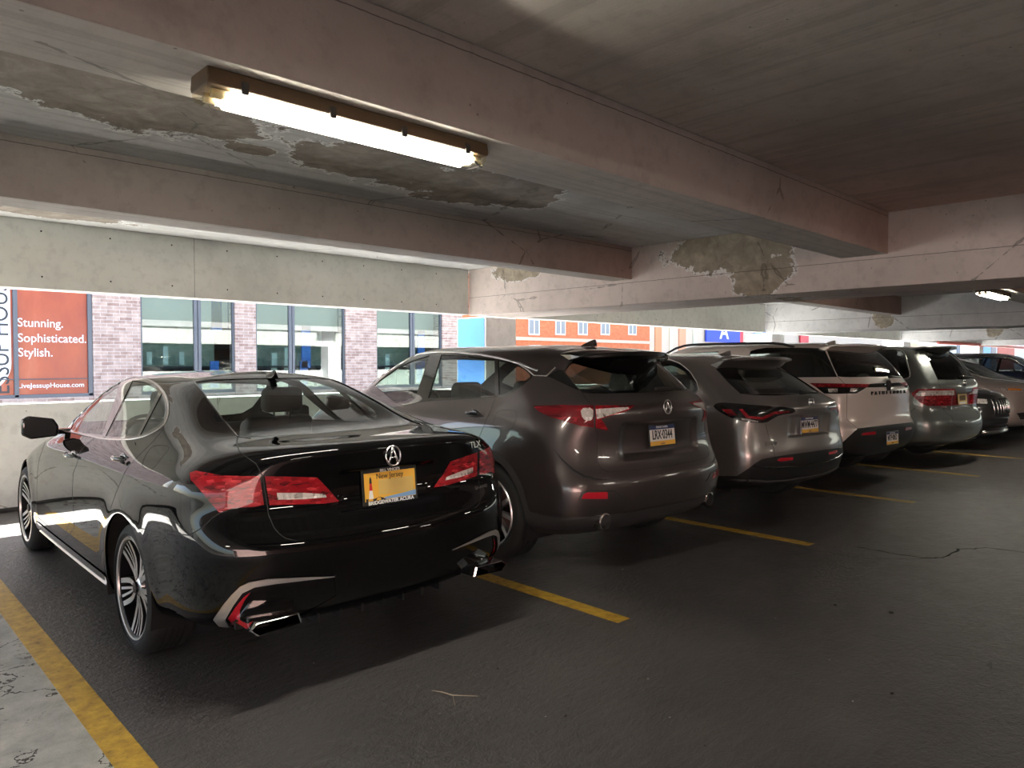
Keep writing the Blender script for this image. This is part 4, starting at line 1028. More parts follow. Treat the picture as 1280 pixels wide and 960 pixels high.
regions = [
 dict(name='rear_window', polys=[rwin], mat=M_['glass_clear'], off=-.004, glass=True),
 dict(name='windshield', polys=[wsh], mat=M_['glass_clear'], off=-.004, glass=True),
 dict(name='front_door_window', polys=[c.px(gf)], mat=M_['glass_clear'], off=-.004, mid=False, glass=True),
 dict(name='rear_door_window', polys=[c.px(gr)], mat=M_['glass_clear'], off=-.004, mid=False, glass=True),
 dict(name='quarter_window', polys=[c.px(gq)], mat=M_['glass_clear'], off=-.004, mid=False, glass=True),
 dict(name='window_trim', polys=[c.px(dlo)], mat=M_['blk_gloss'], off=-.001, mid=False),
 dict(name='arch', polys=[arch_r, arch_f], hole=True),
 dict(name='reverse_light', polys=[lic], mat=M_['lens_clear'], off=.0025, mid=False, label='clear reversing light'),
 dict(name='tail_light', polys=[lo], mat=M_['lens_red'], off=.002, mid=False),
 dict(name='trunk_light', polys=[li], mat=M_['lens_red'], off=.002, mid=False),
 dict(name='rear_reflector', polys=[refl], mat=M_['refl'], off=-.004, mid=False),
 dict(name='bumper_chrome', polys=[chrome], mat=M_['trim_bright'], off=.006, depth=.02, mid=False),
 dict(name='bumper_insert', polys=[winglet], mat=P_BLK, off=-.003, mid=False),
 dict(name='fuel_door', polys=[fuel], mat=P_BLK, off=.0, mid=False, left_only=True) ,
 dict(name='sill_molding', polys=[sill], mat=M_['blk_gloss'], off=.006, mid=False),
 dict(name='trunk_lid', polys=[trunk], mat=P_BLK, off=0),
 dict(name='rear_bumper', polys=[bump], mat=P_BLK, off=.0),
 dict(name='rear_door', polys=[door_r], mat=P_BLK, off=0, mid=False),
 dict(name='front_door', polys=[door_f], mat=P_BLK, off=0, mid=False),
 dict(name='body', rest=True, mat=P_BLK),
]
c.skin(regions)
c.under()
sm = MB()
c.ribbon(ts, into=sm); c.ribbon(door_r+[door_r[0]], into=sm); c.ribbon(door_f, into=sm); c.ribbon(bump[:int(len(bump)*.5)], into=sm)
sm.build('panel_gap', M_['seam'], c.root)
fm = MB(); c.ribbon(fuel, w=.003, into=fm, closed=True, mirror=False); fm.build('panel_gap', M_['seam'], c.root)
c.ribbon(c.px(dlo), w=.014, h=.004, mat=M_['satin'], name='window_molding', closed=True)
c.ribbon(rw_edge, w=.008, h=.003, mat=M_['blk_gloss'], name='rear_window_molding')
c.ribbon(c.side([(1.52, .205), (2.5, .20), (3.46, .20)], closed=False), w=.05, h=.022, mat=M_['trim_bright'], name='sill_trim')
c.ribbon(c.side([(1.6, .245), (2.5, .24), (3.4, .24)], closed=False), w=.012, h=.014, mat=M_['trim_bright'], name='sill_trim')
wheels(c, (1.11, 3.88), .905, WH, .262, 'tlx')
interior(c, 2.2, 1.25, .32, .98, fh=.76)
MB().box(.72, 1.25, -.58, .58, 1.03, 1.05).build('parcel_shelf', M_['lining'], c.root, bevel=.01)
mirror_part(c, 2.97, .855, 1.04, M_['blk_gloss'], .215, .16, .12)
handle(c, c.px([(153, 573)])[0], .2, M_['blk_gloss']); handle(c, c.px([(91.5, 569)])[0], .2, M_['blk_gloss'])
fin(c, 1.38, 1.402, M_['blk_gloss'], 1.0)
# exhaust tips
for sg in (1, -1):
    y0, y1 = .50, .74
    prof = [(y0, .335), (y0+.015, .385), (y1-.03, .385), (y1, .36), (y1-.035, .325)]
    b = MB(); n = len(prof); v = []
    cy = sum(p[0] for p in prof)/n; cz = sum(p[1] for p in prof)/n
    for s_, k in ((.30, 1.0), (.06, 1.0), (.055, .93), (.30, .90)):
        for y, z in prof: v.append((s_, sg*(cy+(y-cy)*k), cz+(z-cz)*(k if k == 1 else k-.08)))
    b.add(v, [(i*n+k, i*n+(k+1) % n, (i+1)*n+(k+1) % n, (i+1)*n+k) for i in range(3) for k in range(n)]); b.build('exhaust_tip', M_['chrome'], c.root, auto=40)
    MB().box(.2, .22, min(sg*y0, sg*y1), max(sg*y0, sg*y1), .325, .38).build('exhaust_core', M_['under'], c.root)
# rear diffuser
for k in range(7):
    y = -.36+.12*k; MB().box(.17, .30, y-.006, y+.006, .27, .33).build('diffuser_fin', M_['blk_plastic'], c.root)
# badge, letters and plate
def onrear(car, y, z, lean):
    uv = car.rear([(max(abs(y), .002), z)])[0]; p = car.pt(uv); nn = car.nrm(uv)
    a = math.radians(lean); sy = 1 if y >= 0 else -1
    xax = Vector((nn.y*1, -nn.x, 0)) if True else None
    if y == 0: return frame((p.x-.006, 0, z), (0, -1, 0), (math.sin(a), 0, math.cos(a)))
    nx = Vector((nn.x, nn.y*sy, nn.z)); xax = Vector((0, 0, 1)).cross(nx); xax = xax if xax.length else Vector((0, -1, 0))
    up = nx.cross(xax)
    return frame((p.x+nx.x*.001, y, z), xax, up)
emblem_a(c, onrear(c, 0, 1.035, 8))
text_obj('badge', 'TLX', .052, M_['satin'], onrear(c, -.60, 1.035, 8), c.root, .006, sx=1.25)
text_obj('badge', 'SH-AWD', .026, M_['satin'], onrear(c, -.62, .80, 8), c.root, .004, sx=1.1)
M = plate_frame(c, 0, .885, 6); w, h = .305, .152
b = MB(); pbox(b, M, -w/2-.008, w/2+.008, -h/2-.010, h/2+.012, -.004, .002); pf = b.build('license_plate_holder', M_['blk_plastic'], c.root, bevel=.002)
b = MB(); pbox(b, M, -w/2+.004, w/2-.004, -h/2+.012, h/2-.004, .002, .004); pl = b.build('license_plate', M_['plate_yel'], c.root)
b = MB(); pbox(b, M, -.07, .135, -.038, .035, .004, .0046); b.build('plate_panel', M_['plate_buff'], pl, bevel=.0)
b = MB(); b.prism([(-.04, -.062), (.147, -.062), (.147, -.036), (.06, -.044), (-.04, -.052)], .001, (0, 0, 0)); b.v = [tuple(M @ (Vector(q)+Vector((0, 0, .0045)))) for q in b.v]; b.build('plate_sea', M_['sea'], pl)
def mprism(poly, z, mat, nm):
    b = MB(); b.prism(poly, .0008, (0, 0, z)); b.v = [tuple(M @ Vector(q)) for q in b.v]; b.build(nm, mat, pl)
mprism([(-.128, -.052), (-.102, -.052), (-.108, .0), (-.122, .0)], .0046, M_['white'], 'plate_lighthouse')
mprism([(-.124, -.012), (-.106, -.012), (-.109, .022), (-.121, .022)], .0052, M_['red'], 'plate_lighthouse')
mprism([(-.122, .022), (-.108, .022), (-.110, .045), (-.115, .055), (-.120, .045)], .0052, M_['ink'], 'plate_lighthouse')
mprism([(-.145, -.064), (-.03, -.064), (-.05, -.052), (-.07, -.047), (-.1, -.054), (-.145, -.05)], .006, M_['ink'], 'plate_shore')
mprism([(-.135, -.062), (-.105, -.062), (-.11, -.052), (-.13, -.052)], .0068, M_['plate_yel'], 'plate_shore')
mprism([(-.09, -.062), (-.06, -.062), (-.065, -.05), (-.08, -.05)], .0068, M_['plate_yel'], 'plate_shore')
text_obj('plate_text', 'New Jersey', .036, M_['ink'], M @ Matrix.Translation((-.002, .052, .0052)), pl, .001, sx=.95)
text_obj('frame_text', "BILL VINCE'S", .019, M_['white'], M @ Matrix.Translation((-.0, .079, .0055)), pf, .001, bold=.0006, sx=1.1)
text_obj('frame_text', 'BRIDGEWATER ACURA', .024, M_['white'], M @ Matrix.Translation((.0, -.074, .0055)), pf, .001, bold=.0008, sx=1.06)
# ------------------------------------------------------------------ sport utility bodies
def suv_rows(L, W, rear, zs=None, ys=None, front=None, keys=None):
    """rear: list of 15 (s,z,w,bow,dz); zs/ys per row: list of (s,value) or value; front: list of 15 (ds,z,w,bow,dz)"""
    R = len(rear); out = []
    for i in range(R):
        z = zs[i]; y = ys[i]
        zk = z if isinstance(z, list) else [(0, z), (9, z)]; yk = y if isinstance(y, list) else [(0, y), (9, y)]
        ss = sorted(set([k[0] for k in zk]+[k[0] for k in yk]+[L-1.5, L-.75, L-.4]))
        side = []
        for s_ in ss:
            yy = float(np.interp(s_, [k[0] for k in yk], [k[1] for k in yk]))
            tap = 1 if s_ < L-1.2 else 1-.10*((s_-(L-1.2))/1.0)**2
            side.append((s_, W*yy*tap, float(np.interp(s_, [k[0] for k in zk], [k[1] for k in zk]))))
        f = front[i]
        out.append((rear[i], side, (L+f[0], f[1], f[2], f[3], f[4])))
    return out
def suv_front(W, hood=1.02, cowl=1.12, roof=1.62):
    return [(-.25, .24, W*.72, .25, 0), (-.08, .27, W*.82, .32, 0), (-.02, .40, W*.87, .36, 0), (0, .54, W*.87, .38, 0), (0, .66, W*.86, .40, 0), (-.01, .76, W*.85, .40, 0), (-.03, hood-.16, W*.84, .42, 0),
            (-.08, hood-.06, W*.80, .42, 0), (-.20, hood, W*.74, .38, 0), (-.55, hood+.05, W*.68, .22, -.01), (-1.12, cowl, W*.72, .14, -.01), (-1.58, (cowl+roof)/2+.02, W*.68, .12, -.02), (-2.02, roof-.10, W*.62, .1, -.03), (-2.2, roof-.045, W*.5, .1, -.01), (-2.45, roof, 0, .08, 0)]
def suv_sides(L, zlev, belt_r, belt_f, roof, wr=.76):
    zs = [[(0, zlev[0]+.03), (1, zlev[0]), (L, zlev[0])], [(0, zlev[1]+.05), (1.0, zlev[1]), (L-.6, zlev[1]), (L, zlev[1]+.05)], zlev[2], zlev[3], zlev[4], zlev[5], zlev[6],
          [(0, belt_r-.16), (L-1.4, belt_f-.16), (L-.5, belt_f-.2)], [(0, belt_r-.07), (L-1.4, belt_f-.07), (L-.5, belt_f-.13)], [(0, belt_r), (L-1.5, belt_f), (L-.6, belt_f-.07)], [(0, belt_r+.05), (L-1.5, belt_f+.04), (L-1.1, belt_f+.03)],
          [(0, (belt_r+roof)/2+.02), (L-1.6, (belt_f+roof)/2)], [(0, roof-.13), (1.2, roof-.09), (L-2.4, roof-.09), (L-2.0, roof-.14)], [(0, roof-.055), (1.2, roof-.035), (L-2.4, roof-.03), (L-2.1, roof-.05)], [(0, roof-.02), (1.5, roof), (L-2.6, roof)]]
    ys = [.86, .965, .985, 1.0, 1.005, 1.0, .995, .985, .972, .945, .91, .84, wr, wr*.82, 0]
    return zs, ys
def spoiler(car, secs, mat, name='roof_spoiler', label=None):
    """secs: list of (y, [(s,z)...]) for y>=0, mirrored"""
    full = [[(s_, -y, z) for s_, z in pr] for y, pr in secs[::-1] if y > 0]+[[(s_, y, z) for s_, z in pr] for y, pr in secs]
    return sweep_box(name, mat, car.root, full, bevel=.012, label=label)
def wiper(car, y0, y1, z, lift=.03):
    pts = []
    for i in range(7):
        y = y0+(y1-y0)*i/6; uv = car.rear([(max(abs(y), .002), z-.012*i/6)])[0]; p = car.pt(uv, lift); pts.append((p.x, y, p.z+.0))
    b = MB(); b.tube(pts, [.022, .02, .016, .012, .01, .009, .006], 6); b.build('rear_wiper', M_['blk_plastic'], car.root, smooth=True)
def rails(car, y, s0, s1, z, mat, h=.05):
    for sg in (1, -1):
        pts = []; 
        for i in range(15):
            f = i/14; uv = car.cast((s0+(s1-s0)*f, y, 3), (0, 0, -1)); p = car.pt(uv); pts.append((p.x, sg*y, p.z+h*min(1, math.sin(PI*f)*3.2)-.005))
        b = MB(); b.tube(pts, .017, 8)
        b.build('roof_rail', mat, car.root, smooth=True)
def plate_on(car, y, z, lean=6, push=.0):
    M = plate_frame(car, y, z, lean); return Matrix.Translation((-push, 0, 0)) @ M
def std_regions(car, P, extra, arches=None, windshield=True):
    ar = [arch_poly(car, *a) for a in car.arches]
    vt = car.V
    wsh = [(13.9, 10.2), (13.55, 10.4), (13.5, 11.9), (13.8, 12.2), (17.5, 12.3), (17.5, 10.15)]
    r = list(extra['glass'])
    r.append(dict(name='windshield', polys=[wsh], mat=M_['glass_dark'] if car.root.name.startswith('nose') else M_['glass_clear'], off=-.004, glass=True))
    r += extra.get('over', [])
    r.append(dict(name='arch', polys=ar, hole=True))
    r += extra.get('panels', [])
    r.append(dict(name='body', rest=True, mat=P))
    return r
def clad_polys(car, zs_, zr, ring, corner=None):
    out = [arch_poly(car, ax, az, ar+ring) for ax, az, ar in car.arches]
    L = max(a[0] for a in car.arches)
    p = [tuple(q) for q in car.rear([(.002, zr), (.35, zr), (.62, zr)], closed=False)]
    for t in (.25, .5, .75): p.append(tuple(car.cast((-1.5, .75+1.6*t*1.2, zr*(1-t)+(corner or zr)*t), (1, -t*1.3, 0))))
    p += [tuple(q) for q in car.side([(.45, corner or zr), (.6, (corner or zr)), (.75, zs_), (L+.6, zs_)], closed=False)]
    p = [q for i, q in enumerate(p) if i == 0 or q[0] > p[i-1][0]-.5]
    p = [(U0, p[0][1])]+p+[(p[-1][0], -.5), (U0, -.5)]
    return out+[p]
def cladding_test(car, zf):
    """lower plastic: below a height that depends on s"""
    return lambda cen, Pt: (Pt[:, 2] < zf(Pt[:, 0], Pt[:, 1])) 

# ================================================================== bronze-grey SUV
L_, W_ = 4.744, .945
rear = [(.36, .25, .78, .10, .02), (.12, .31, .86, .16, .03), (.05, .42, .92, .20, .0), (.01, .54, .94, .23, .0), (0, .655, .945, .25, .0), (.035, .72, .93, .25, .02), (.075, .82, .915, .24, .03),
        (.09, .97, .895, .24, .02), (.035, 1.11, .86, .32, .0), (.06, 1.20, .79, .29, .01), (.15, 1.25, .73, .24, .01), (.36, 1.42, .66, .17, .0), (.52, 1.545, .60, .12, -.02), (.62, 1.60, .50, .1, -.01), (.9, 1.63, 0, .1, 0)]
zs, ys = suv_sides(L_, [.26, .30, .42, .54, .66, .78, .88], 1.12, 1.02, 1.655, .72)
zs[10] = [(0, 1.19), (.9, 1.18), (1.5, 1.13), (3, 1.08), (3.6, 1.06)]; zs[12] = [(0, 1.50), (.8, 1.53), (1.6, 1.57), (2.4, 1.565), (2.8, 1.50)]
zs[11] = [(0, 1.37), (1, 1.38), (2.2, 1.38), (3.2, 1.30)]
rdx = Car('sport_utility_car', 'bronze-grey SUV with a black roof spoiler, second from the camera', suv_rows(L_, W_, rear, zs, ys, suv_front(W_)), 4.50, 2.97, 3, [(.99, .37, .42), (3.74, .37, .42)], flare=.016, dents=[(.46, .80, 1.075, .03)])
c = rdx
P_RDX = paint('bronze_grey_paint', (.064, .051, .050), .7, .28, flake=.45)
M_cl = pm('grey_cladding', (.035, .033, .033), .55)
g1 = [(468, 482), (474, 475.8), (497.5, 459.5), (516, 450.8), (537, 444), (519, 497), (495, 504)]
g2 = [(551.5, 443.2), (591, 446), (618, 449), (618.8, 494), (580, 496.3), (535, 497.5)]
g3 = [(622.5, 450), (640, 453.5), (655, 461), (664, 470), (647.5, 483), (632.5, 492), (623.5, 493.5)]
dl = chaikin([(455, 486), (463.8, 474.5), (478.8, 463), (497.5, 451.5), (520, 444), (544.4, 440.8), (572.5, 441), (602.5, 444.3), (625, 448), (647.5, 454), (660, 461.8), (668, 470), (650, 484), (634, 494.5), (620, 497), (580, 499), (535, 501), (495, 508)], 1)
rwl = [(722, 445), (705, 463.5), (716, 477), (727.5, 490.6), (748, 491), (770, 491.3)]
rw = c.px(rwl, closed=False); vb, vt_ = rw[-1][1], rw[0][1]
rwin = rw+[(U0, vb-.03), (U0, vt_+.35), (2.2, vt_+.3)]
qb = c.px([(684, 470), (697, 462), (704, 463.5), (724, 488.5)])
lo = c.px([(666.4, 507), (701, 506.5), (741.6, 507), (742.4, 534.3), (725, 532.3), (707, 527), (684.7, 520), (672.5, 513.6)])
li = c.px([(744, 507), (793.4, 507), (782, 514.6), (764, 519.5), (751.5, 523.5), (756, 531), (760.9, 538.4), (744.5, 535)])
lc1 = c.px(chaikin([(725, 510.5), (741.3, 509.3), (741.3, 523), (737, 526.5), (728, 524)], 1)); lc2 = c.px([(744.5, 511.5), (784, 508.8), (786, 511), (765, 518), (746, 524)])
hatch = c.px([(727.5, 491), (733, 499), (738.5, 506), (743, 507), (743.5, 535), (746, 541), (746.5, 560), (746.8, 576), (751, 586), (760, 590)], closed=False)
tg = hatch+[(1.0, hatch[-1][1]-.02), (U0, hatch[-1][1]-.04), (U0, vb-.05)]
dr = c.px([(480, 512), (535, 500.8), (580, 498.8), (619.5, 496), (615.6, 507.5), (608, 524.4), (599, 546.5), (590, 565)], closed=False)+c.side([(1.5, .42), (1.7, .36), (2.5, .36), (2.55, .95)], closed=False, step=.1)
fuel = c.px(chaikin([(619.6, 517), (626, 512), (644.7, 512.8), (647, 518.8), (641, 533.8), (636, 537.9), (619.4, 536.6), (616, 530)], 1))
refl = c.px([(726.8, 623.6), (729.5, 618), (733.5, 615.6), (759.5, 615), (759.8, 623.6)])

c.skin(std_regions(c, P_RDX, dict(
    glass=[dict(name='rear_window', polys=[rwin], mat=M_['glass_dark'], off=-.004, glass=True),
           dict(name='front_door_window', polys=[c.px(g1)], mat=M_['glass_clear'], off=-.004, mid=False, glass=True),
           dict(name='rear_door_window', polys=[c.px(g2)], mat=M_['glass_mid'], off=-.004, mid=False, glass=True),
           dict(name='quarter_window', polys=[c.px(g3)], mat=M_['glass_dark'], off=-.004, mid=False, glass=True)],
    over=[dict(name='window_trim', polys=[c.px(dl)], mat=M_['blk_gloss'], off=-.001, mid=False), dict(name='pillar_trim', polys=[qb], mat=M_['blk_gloss'], off=.001, mid=False),
          dict(name='reverse_light', polys=[lc1, lc2], mat=M_['lens_clear'], off=.003, mid=False, label='clear section of the tail light'),
          dict(name='tail_light', polys=[lo], mat=M_['lens_deep'], off=.003, mid=False), dict(name='tailgate_light', polys=[li], mat=M_['lens_red'], off=.003, mid=False),
          dict(name='rear_reflector', polys=[refl], mat=M_['refl'], off=.002, mid=False)],
    panels=[dict(name='lower_cladding', polys=clad_polys(c, .36, .44, .055), mat=M_cl, off=.003), dict(name='fuel_door', polys=[fuel], mat=P_RDX, mid=False, left_only=True), dict(name='tailgate', polys=[tg], mat=P_RDX), dict(name='rear_door', polys=[dr], mat=P_RDX, mid=False)])))
c.under()
sm = MB(); c.ribbon(hatch, w=.006, into=sm); c.ribbon([(hatch[-1]), (1.0, hatch[-1][1]-.02), (.02, hatch[-1][1]-.04)], w=.006, into=sm); c.ribbon(dr, into=sm); sm.build('panel_gap', M_['seam'], c.root)
fm = MB(); c.ribbon(fuel, w=.003, into=fm, closed=True, mirror=False); fm.build('panel_gap', M_['seam'], c.root)
c.ribbon(c.px([(463.8, 473.8), (478.8, 462.5), (497.5, 450.5), (520, 443), (544.4, 440), (572.5, 440.3), (602.5, 443.5), (625, 447.5), (647.5, 453.5), (660, 458.5), (672.8, 463.5)], closed=False), w=.022, h=.008, mat=M_['chrome'], name='window_molding')
c.ribbon(c.px([(648, 454.5), (660, 462.5), (668, 469.6), (683, 470), (694, 459.5)], closed=False), w=.012, h=.006, mat=M_['satin'], name='window_molding')
c.ribbon(rw[1:4], w=.012, h=.006, mat=M_['satin'], name='rear_window_molding')
c.ribbon(c.px([(692, 561), (703, 575), (716, 588), (730, 596), (745, 599), (765, 600)], closed=False), w=.022, h=.003, mat=M_['seam'], name='bumper_crease_shade', taper=True)  # dark strip stands in for the shade of the bumper crease
c.ribbon(c.px([(723, 626), (728, 616), (736, 612.5), (768, 613), (778, 621)], closed=False), w=.008, h=.004, mat=M_cl, name='reflector_bezel')
spoiler2(c, .52, .22, .22, 1.575, -.03, .66, .035, M_['blk_gloss'])
wheels(c, (.99, 3.74), .93, .37, .262, 'ten', .24)
interior(c, 2.15, 1.25, .42, 1.08)
wiper(c, .02, -.38, 1.275)
handle(c, c.px([(592, 517)])[0], .2); handle(c, c.side([(2.65, .94)])[0], .2)
mirror_part(c, 3.15, .93, 1.1, P_RDX)
fin(c, .78, 1.632, P_RDX, 1.05)
for sg in (1, -1):
    e = MB(); e.lathe([(.062, 0), (.052, -.005), (.048, .15), (.06, .15)], 32, closed=True); o = e.build('exhaust_tip', M_['satin'], c.root, auto=40); o.rotation_euler = (0, 0, -PI/2); o.location = (.10, sg*.62, .395)
    e = MB(); e.lathe([(0, 0), (.05, 0), (.05, .01), (0, .01)], 24); o = e.build('exhaust_core', M_['under'], c.root); o.rotation_euler = (0, 0, -PI/2); o.location = (.18, sg*.62, .395)
emblem_a(c, onrear(c, 0, 1.165, 5), 1.05)
pa_plate(c, plate_on(c, 0, .955, 6, .004), 'LRX\u00b70344')
text_obj('badge', 'AWD', .03, M_['chrome'], onrear(c, -.6, .92, 5), c.root, .004)

# ================================================================== small grey SUV
L_, W_ = 4.567, .915
rear = [(.34, .26, .76, .10, .02), (.12, .31, .83, .14, .02), (.06, .40, .885, .17, .0), (.02, .52, .905, .19, .0), (0, .62, .91, .21, .0), (.015, .70, .905, .21, .0), (.035, .80, .895, .21, .0),
        (.035, .93, .88, .22, .0), (.0, 1.045, .85, .27, .0), (.025, 1.10, .80, .27, .01), (.11, 1.145, .74, .24, .0), (.40, 1.33, .66, .20, .0), (.66, 1.475, .60, .15, -.02), (.74, 1.53, .48, .12, -.01), (1.0, 1.585, 0, .1, 0)]
zs, ys = suv_sides(L_, [.26, .30, .40, .52, .62, .74, .85], 1.12, 1.0, 1.60, .72)
zs[12] = [(0, 1.46), (.9, 1.49), (1.6, 1.52), (2.4, 1.515), (2.7, 1.45)]
hrv = Car('compact_utility_car', 'small smoke-grey SUV with black lower bumper, third from the camera', suv_rows(L_, W_, rear, zs, ys, suv_front(W_, .98, 1.06, 1.59)), 6.96, 2.99, 6.5, [(.95, .35, .405), (3.6, .35, .405)], flare=.014, dents=[(.38, .77, 1.0, .03)])
c = hrv
P_HRV = paint('smoke_grey_paint', (.21, .19, .183), .7, .3, flake=.45)
rwo = c.px([(921, 454), (895, 461.5), (910, 478), (925.6, 492.3), (955, 492.9), (975, 493.2)], closed=False)
rwin = c.px([(933, 456), (920.5, 457.5), (923, 466), (932, 477), (943, 488), (952, 490.5), (975, 490.8)], closed=False)
vb, vt_ = rwo[-1][1], rwo[0][1]
rwoP = rwo+[(U0, vb-.04), (U0, vt_+.4), (2.2, vt_+.3)]
rwinP = rwin+[(U0, vb+.04), (U0, rwin[0][1]+.2), (1.6, rwin[0][1]+.15)]
tl = c.px(chaikin([(891.5, 509), (893.5, 505), (901, 503.3), (911, 503.6), (943.8, 506.5), (991.4, 509.3), (995, 515.8), (975, 518.6), (965, 524), (957, 529), (938.9, 528), (919, 524.8), (902.8, 517)], 1))
r1 = c.px([(902.5, 511.5), (914, 511.8), (922, 519.2), (911.5, 519.3)]); r2 = c.px([(923.3, 511.3), (928, 511.3), (936.5, 519.8), (952, 521.5), (967.5, 514.8), (987, 513.6), (986, 516), (969, 517.7), (954, 524.6), (933, 522.8)])
lc = c.px([(926, 522.5), (948, 526.3), (947, 528), (928, 525.5)])
refl = c.px([(970.6, 575), (975, 572.4), (991.2, 571.5), (990.8, 574.8), (975, 576.8)])
hatch = c.px([(957, 530), (960, 543), (966.8, 559), (968.4, 570.3)], closed=False)
tg = c.px([(925.6, 492.5), (935, 500), (943.8, 506.5), (952, 517)], closed=False)+hatch+[(.8, hatch[-1][1]), (U0, hatch[-1][1]), (U0, vb-.05)]
claH = c.px([(880, 594.6), (900.4, 594.8), (921, 594.8), (935.6, 585.5), (944, 579), (952, 574), (968.4, 570.9), (985, 568.5), (1000, 566.4)], closed=False)
claH = claH+[(U0, claH[-1][1]), (U0, -.5), (claH[0][0]+.0, -.5)]
sq = c.px(chaikin([(834, 449), (850.5, 454.5), (862.7, 465), (870.8, 477), (873.4, 487), (868.7, 492), (850, 494), (800, 497), (790, 450)], 1)); sqg = c.px(chaikin([(828, 453), (848, 458.5), (860, 469), (867, 481), (868, 487.5), (860, 490), (800, 492), (795, 454)], 1))

gl_f = c.side([(1.95, 1.05), (2.9, 1.04), (3.25, 1.08), (2.75, 1.44), (2.05, 1.47)])
c.skin(std_regions(c, P_HRV, dict(
    glass=[dict(name='rear_window', polys=[rwinP], mat=M_['glass_mid'], off=-.004, glass=True), dict(name='rear_side_window', polys=[sqg], mat=M_['glass_dark'], off=-.004, mid=False, glass=True),
           dict(name='front_door_window', polys=[gl_f], mat=M_['glass_clear'], off=-.004, mid=False, glass=True)],
    over=[dict(name='rear_window_border', polys=[rwoP], mat=M_['blk_gloss'], off=-.001), dict(name='window_trim', polys=[sq], mat=M_['blk_gloss'], off=0, mid=False),
          dict(name='light_bar', polys=[r1, r2], mat=M_['lens_red'], off=.003, mid=False, label='red light tube'), dict(name='reverse_light', polys=[lc], mat=M_['lens_clear'], off=.003, mid=False),
          dict(name='tail_light', polys=[tl], mat=M_['lens_black'], off=.002, mid=False, label='smoked black tail light'), dict(name='rear_reflector', polys=[refl], mat=M_['refl'], off=.004, mid=False)],
    panels=[dict(name='lower_bumper', polys=[claH], mat=M_['blk_plastic'], off=.003), dict(name='lower_cladding', polys=clad_polys(c, .38, .40, .045), mat=M_['blk_plastic'], off=.003), dict(name='tailgate', polys=[tg], mat=P_HRV)])))
c.under()
sm = MB(); c.ribbon(hatch, into=sm); sm.build('panel_gap', M_['seam'], c.root)
c.ribbon(c.px([(834, 448.5), (850.5, 454), (862.7, 464.5), (871, 477), (873.6, 487), (869, 492)], closed=False), w=.012, h=.006, mat=M_['satin'], name='window_molding')
c.ribbon(c.rear([(.001, .50), (.3, .50), (.6, .515), (.8, .54)], closed=False), w=.02, h=.008, mat=M_['blk_gloss'], name='bumper_strip')
c.ribbon(c.rear([(.001, .36), (.3, .36), (.6, .375), (.8, .40)], closed=False), w=.03, h=.012, mat=M_cl, name='bumper_skid')
spoiler2(c, .56, .44, .14, 1.548, -.02, .80, .028, P_HRV)
wheels(c, (.95, 3.6), .895, .35, .235, 'five', .225)
interior(c, 2.1, 1.2, .42, 1.06)
wiper(c, .02, -.33, 1.17)
fin(c, .98, 1.575, P_HRV, 1.0)
mirror_part(c, 3.1, .9, 1.08, P_HRV)
def emblem_h(car, M, s=1):
    b = MB(); pts = [(-.045, .035), (.045, .035), (.036, -.035), (-.036, -.035)]
    b.tube([M @ Vector((x*s, y*s, .004)) for x, y in chaikin(pts, 2)]+[M @ Vector((pts[0][0]*.8*s, pts[0][1]*s, .004))], .004*s, 6)
    for sx in (-1, 1): b.tube([M @ Vector((sx*x*s, y*s, .005)) for x, y in ((.026, .03), (.018, 0), (.02, -.03))], .005*s, 6)
    b.tube([M @ Vector((x*s, 0, .005)) for x in (-.018, .018)], .004*s, 6); b.build('emblem', M_['chrome'], car.root, smooth=True)
emblem_h(c, onrear(c, 0, 1.10, 5), 1.1)
pa_plate(c, plate_on(c, 0, .885, 5, .004), 'MWM\u00b74477', 1)
text_obj('badge', 'HR-V', .05, M_['chrome'], onrear(c, .60, .735, 0), c.root, .004, sx=1.3)

# ================================================================== pale cream SUV
L_, W_ = 5.0, .985
rear = [(.36, .30, .80, .10, .04), (.12, .36, .88, .13, .04), (.05, .46, .945, .15, .0), (.01, .56, .965, .16, .0), (0, .665, .97, .17, .0), (.0, .72, .965, .17, .0), (.05, .79, .955, .17, .0),
        (.05, .95, .94, .17, .0), (.045, 1.14, .92, .17, .0), (.06, 1.22, .88, .17, .0), (.09, 1.265, .84, .17, .0), (.20, 1.45, .79, .15, .0), (.40, 1.64, .735, .12, -.02), (.48, 1.70, .6, .1, -.01), (.75, 1.735, 0, .08, 0)]
zs, ys = suv_sides(L_, [.30, .35, .46, .57, .68, .80, .92], 1.24, 1.16, 1.77, .765)
pf_ = Car('large_utility_car', 'pale cream SUV with black roof rails and lettering across the tailgate', suv_rows(L_, W_, rear, zs, ys, suv_front(W_, 1.12, 1.22, 1.76)), 9.50, 3.12, 6, [(1.1, .39, .45), (4.0, .39, .45)], flare=.016)
c = pf_
P_PF = paint('cream_paint', (.74, .65, .59), .1, .3, flake=.15)
sd = c.px(chaikin([(938, 439), (946, 436.6), (958, 434.6), (1000, 434.6), (1030, 435.6), (1046.5, 471.2), (1006, 471.6), (930, 472)], 0))
rwl = c.px([(1033, 436.2), (1037, 447), (1042, 459), (1047.6, 470.6), (1075, 470.8), (1095, 470.8)], closed=False); vb, vt_ = rwl[-1][1], rwl[0][1]
rwP = rwl+[(U0, vb-.02), (U0, vt_+.15), (1.6, vt_+.12)]
lt1 = c.px([(1012, 478.8), (1053, 479.6), (1087.5, 480.2), (1083, 484.3), (1053, 484.3), (1020, 484)]); lt2 = c.px([(1020, 484), (1083, 484.3), (1070.5, 491.8), (1045, 492.3), (1030, 492)])
lcc = c.px([(1035, 485.6), (1047, 485.8), (1047, 490.6), (1036, 490.4)]); lcd = c.px([(1063, 485.3), (1073, 485.3), (1068, 489.5), (1062, 489.8)])
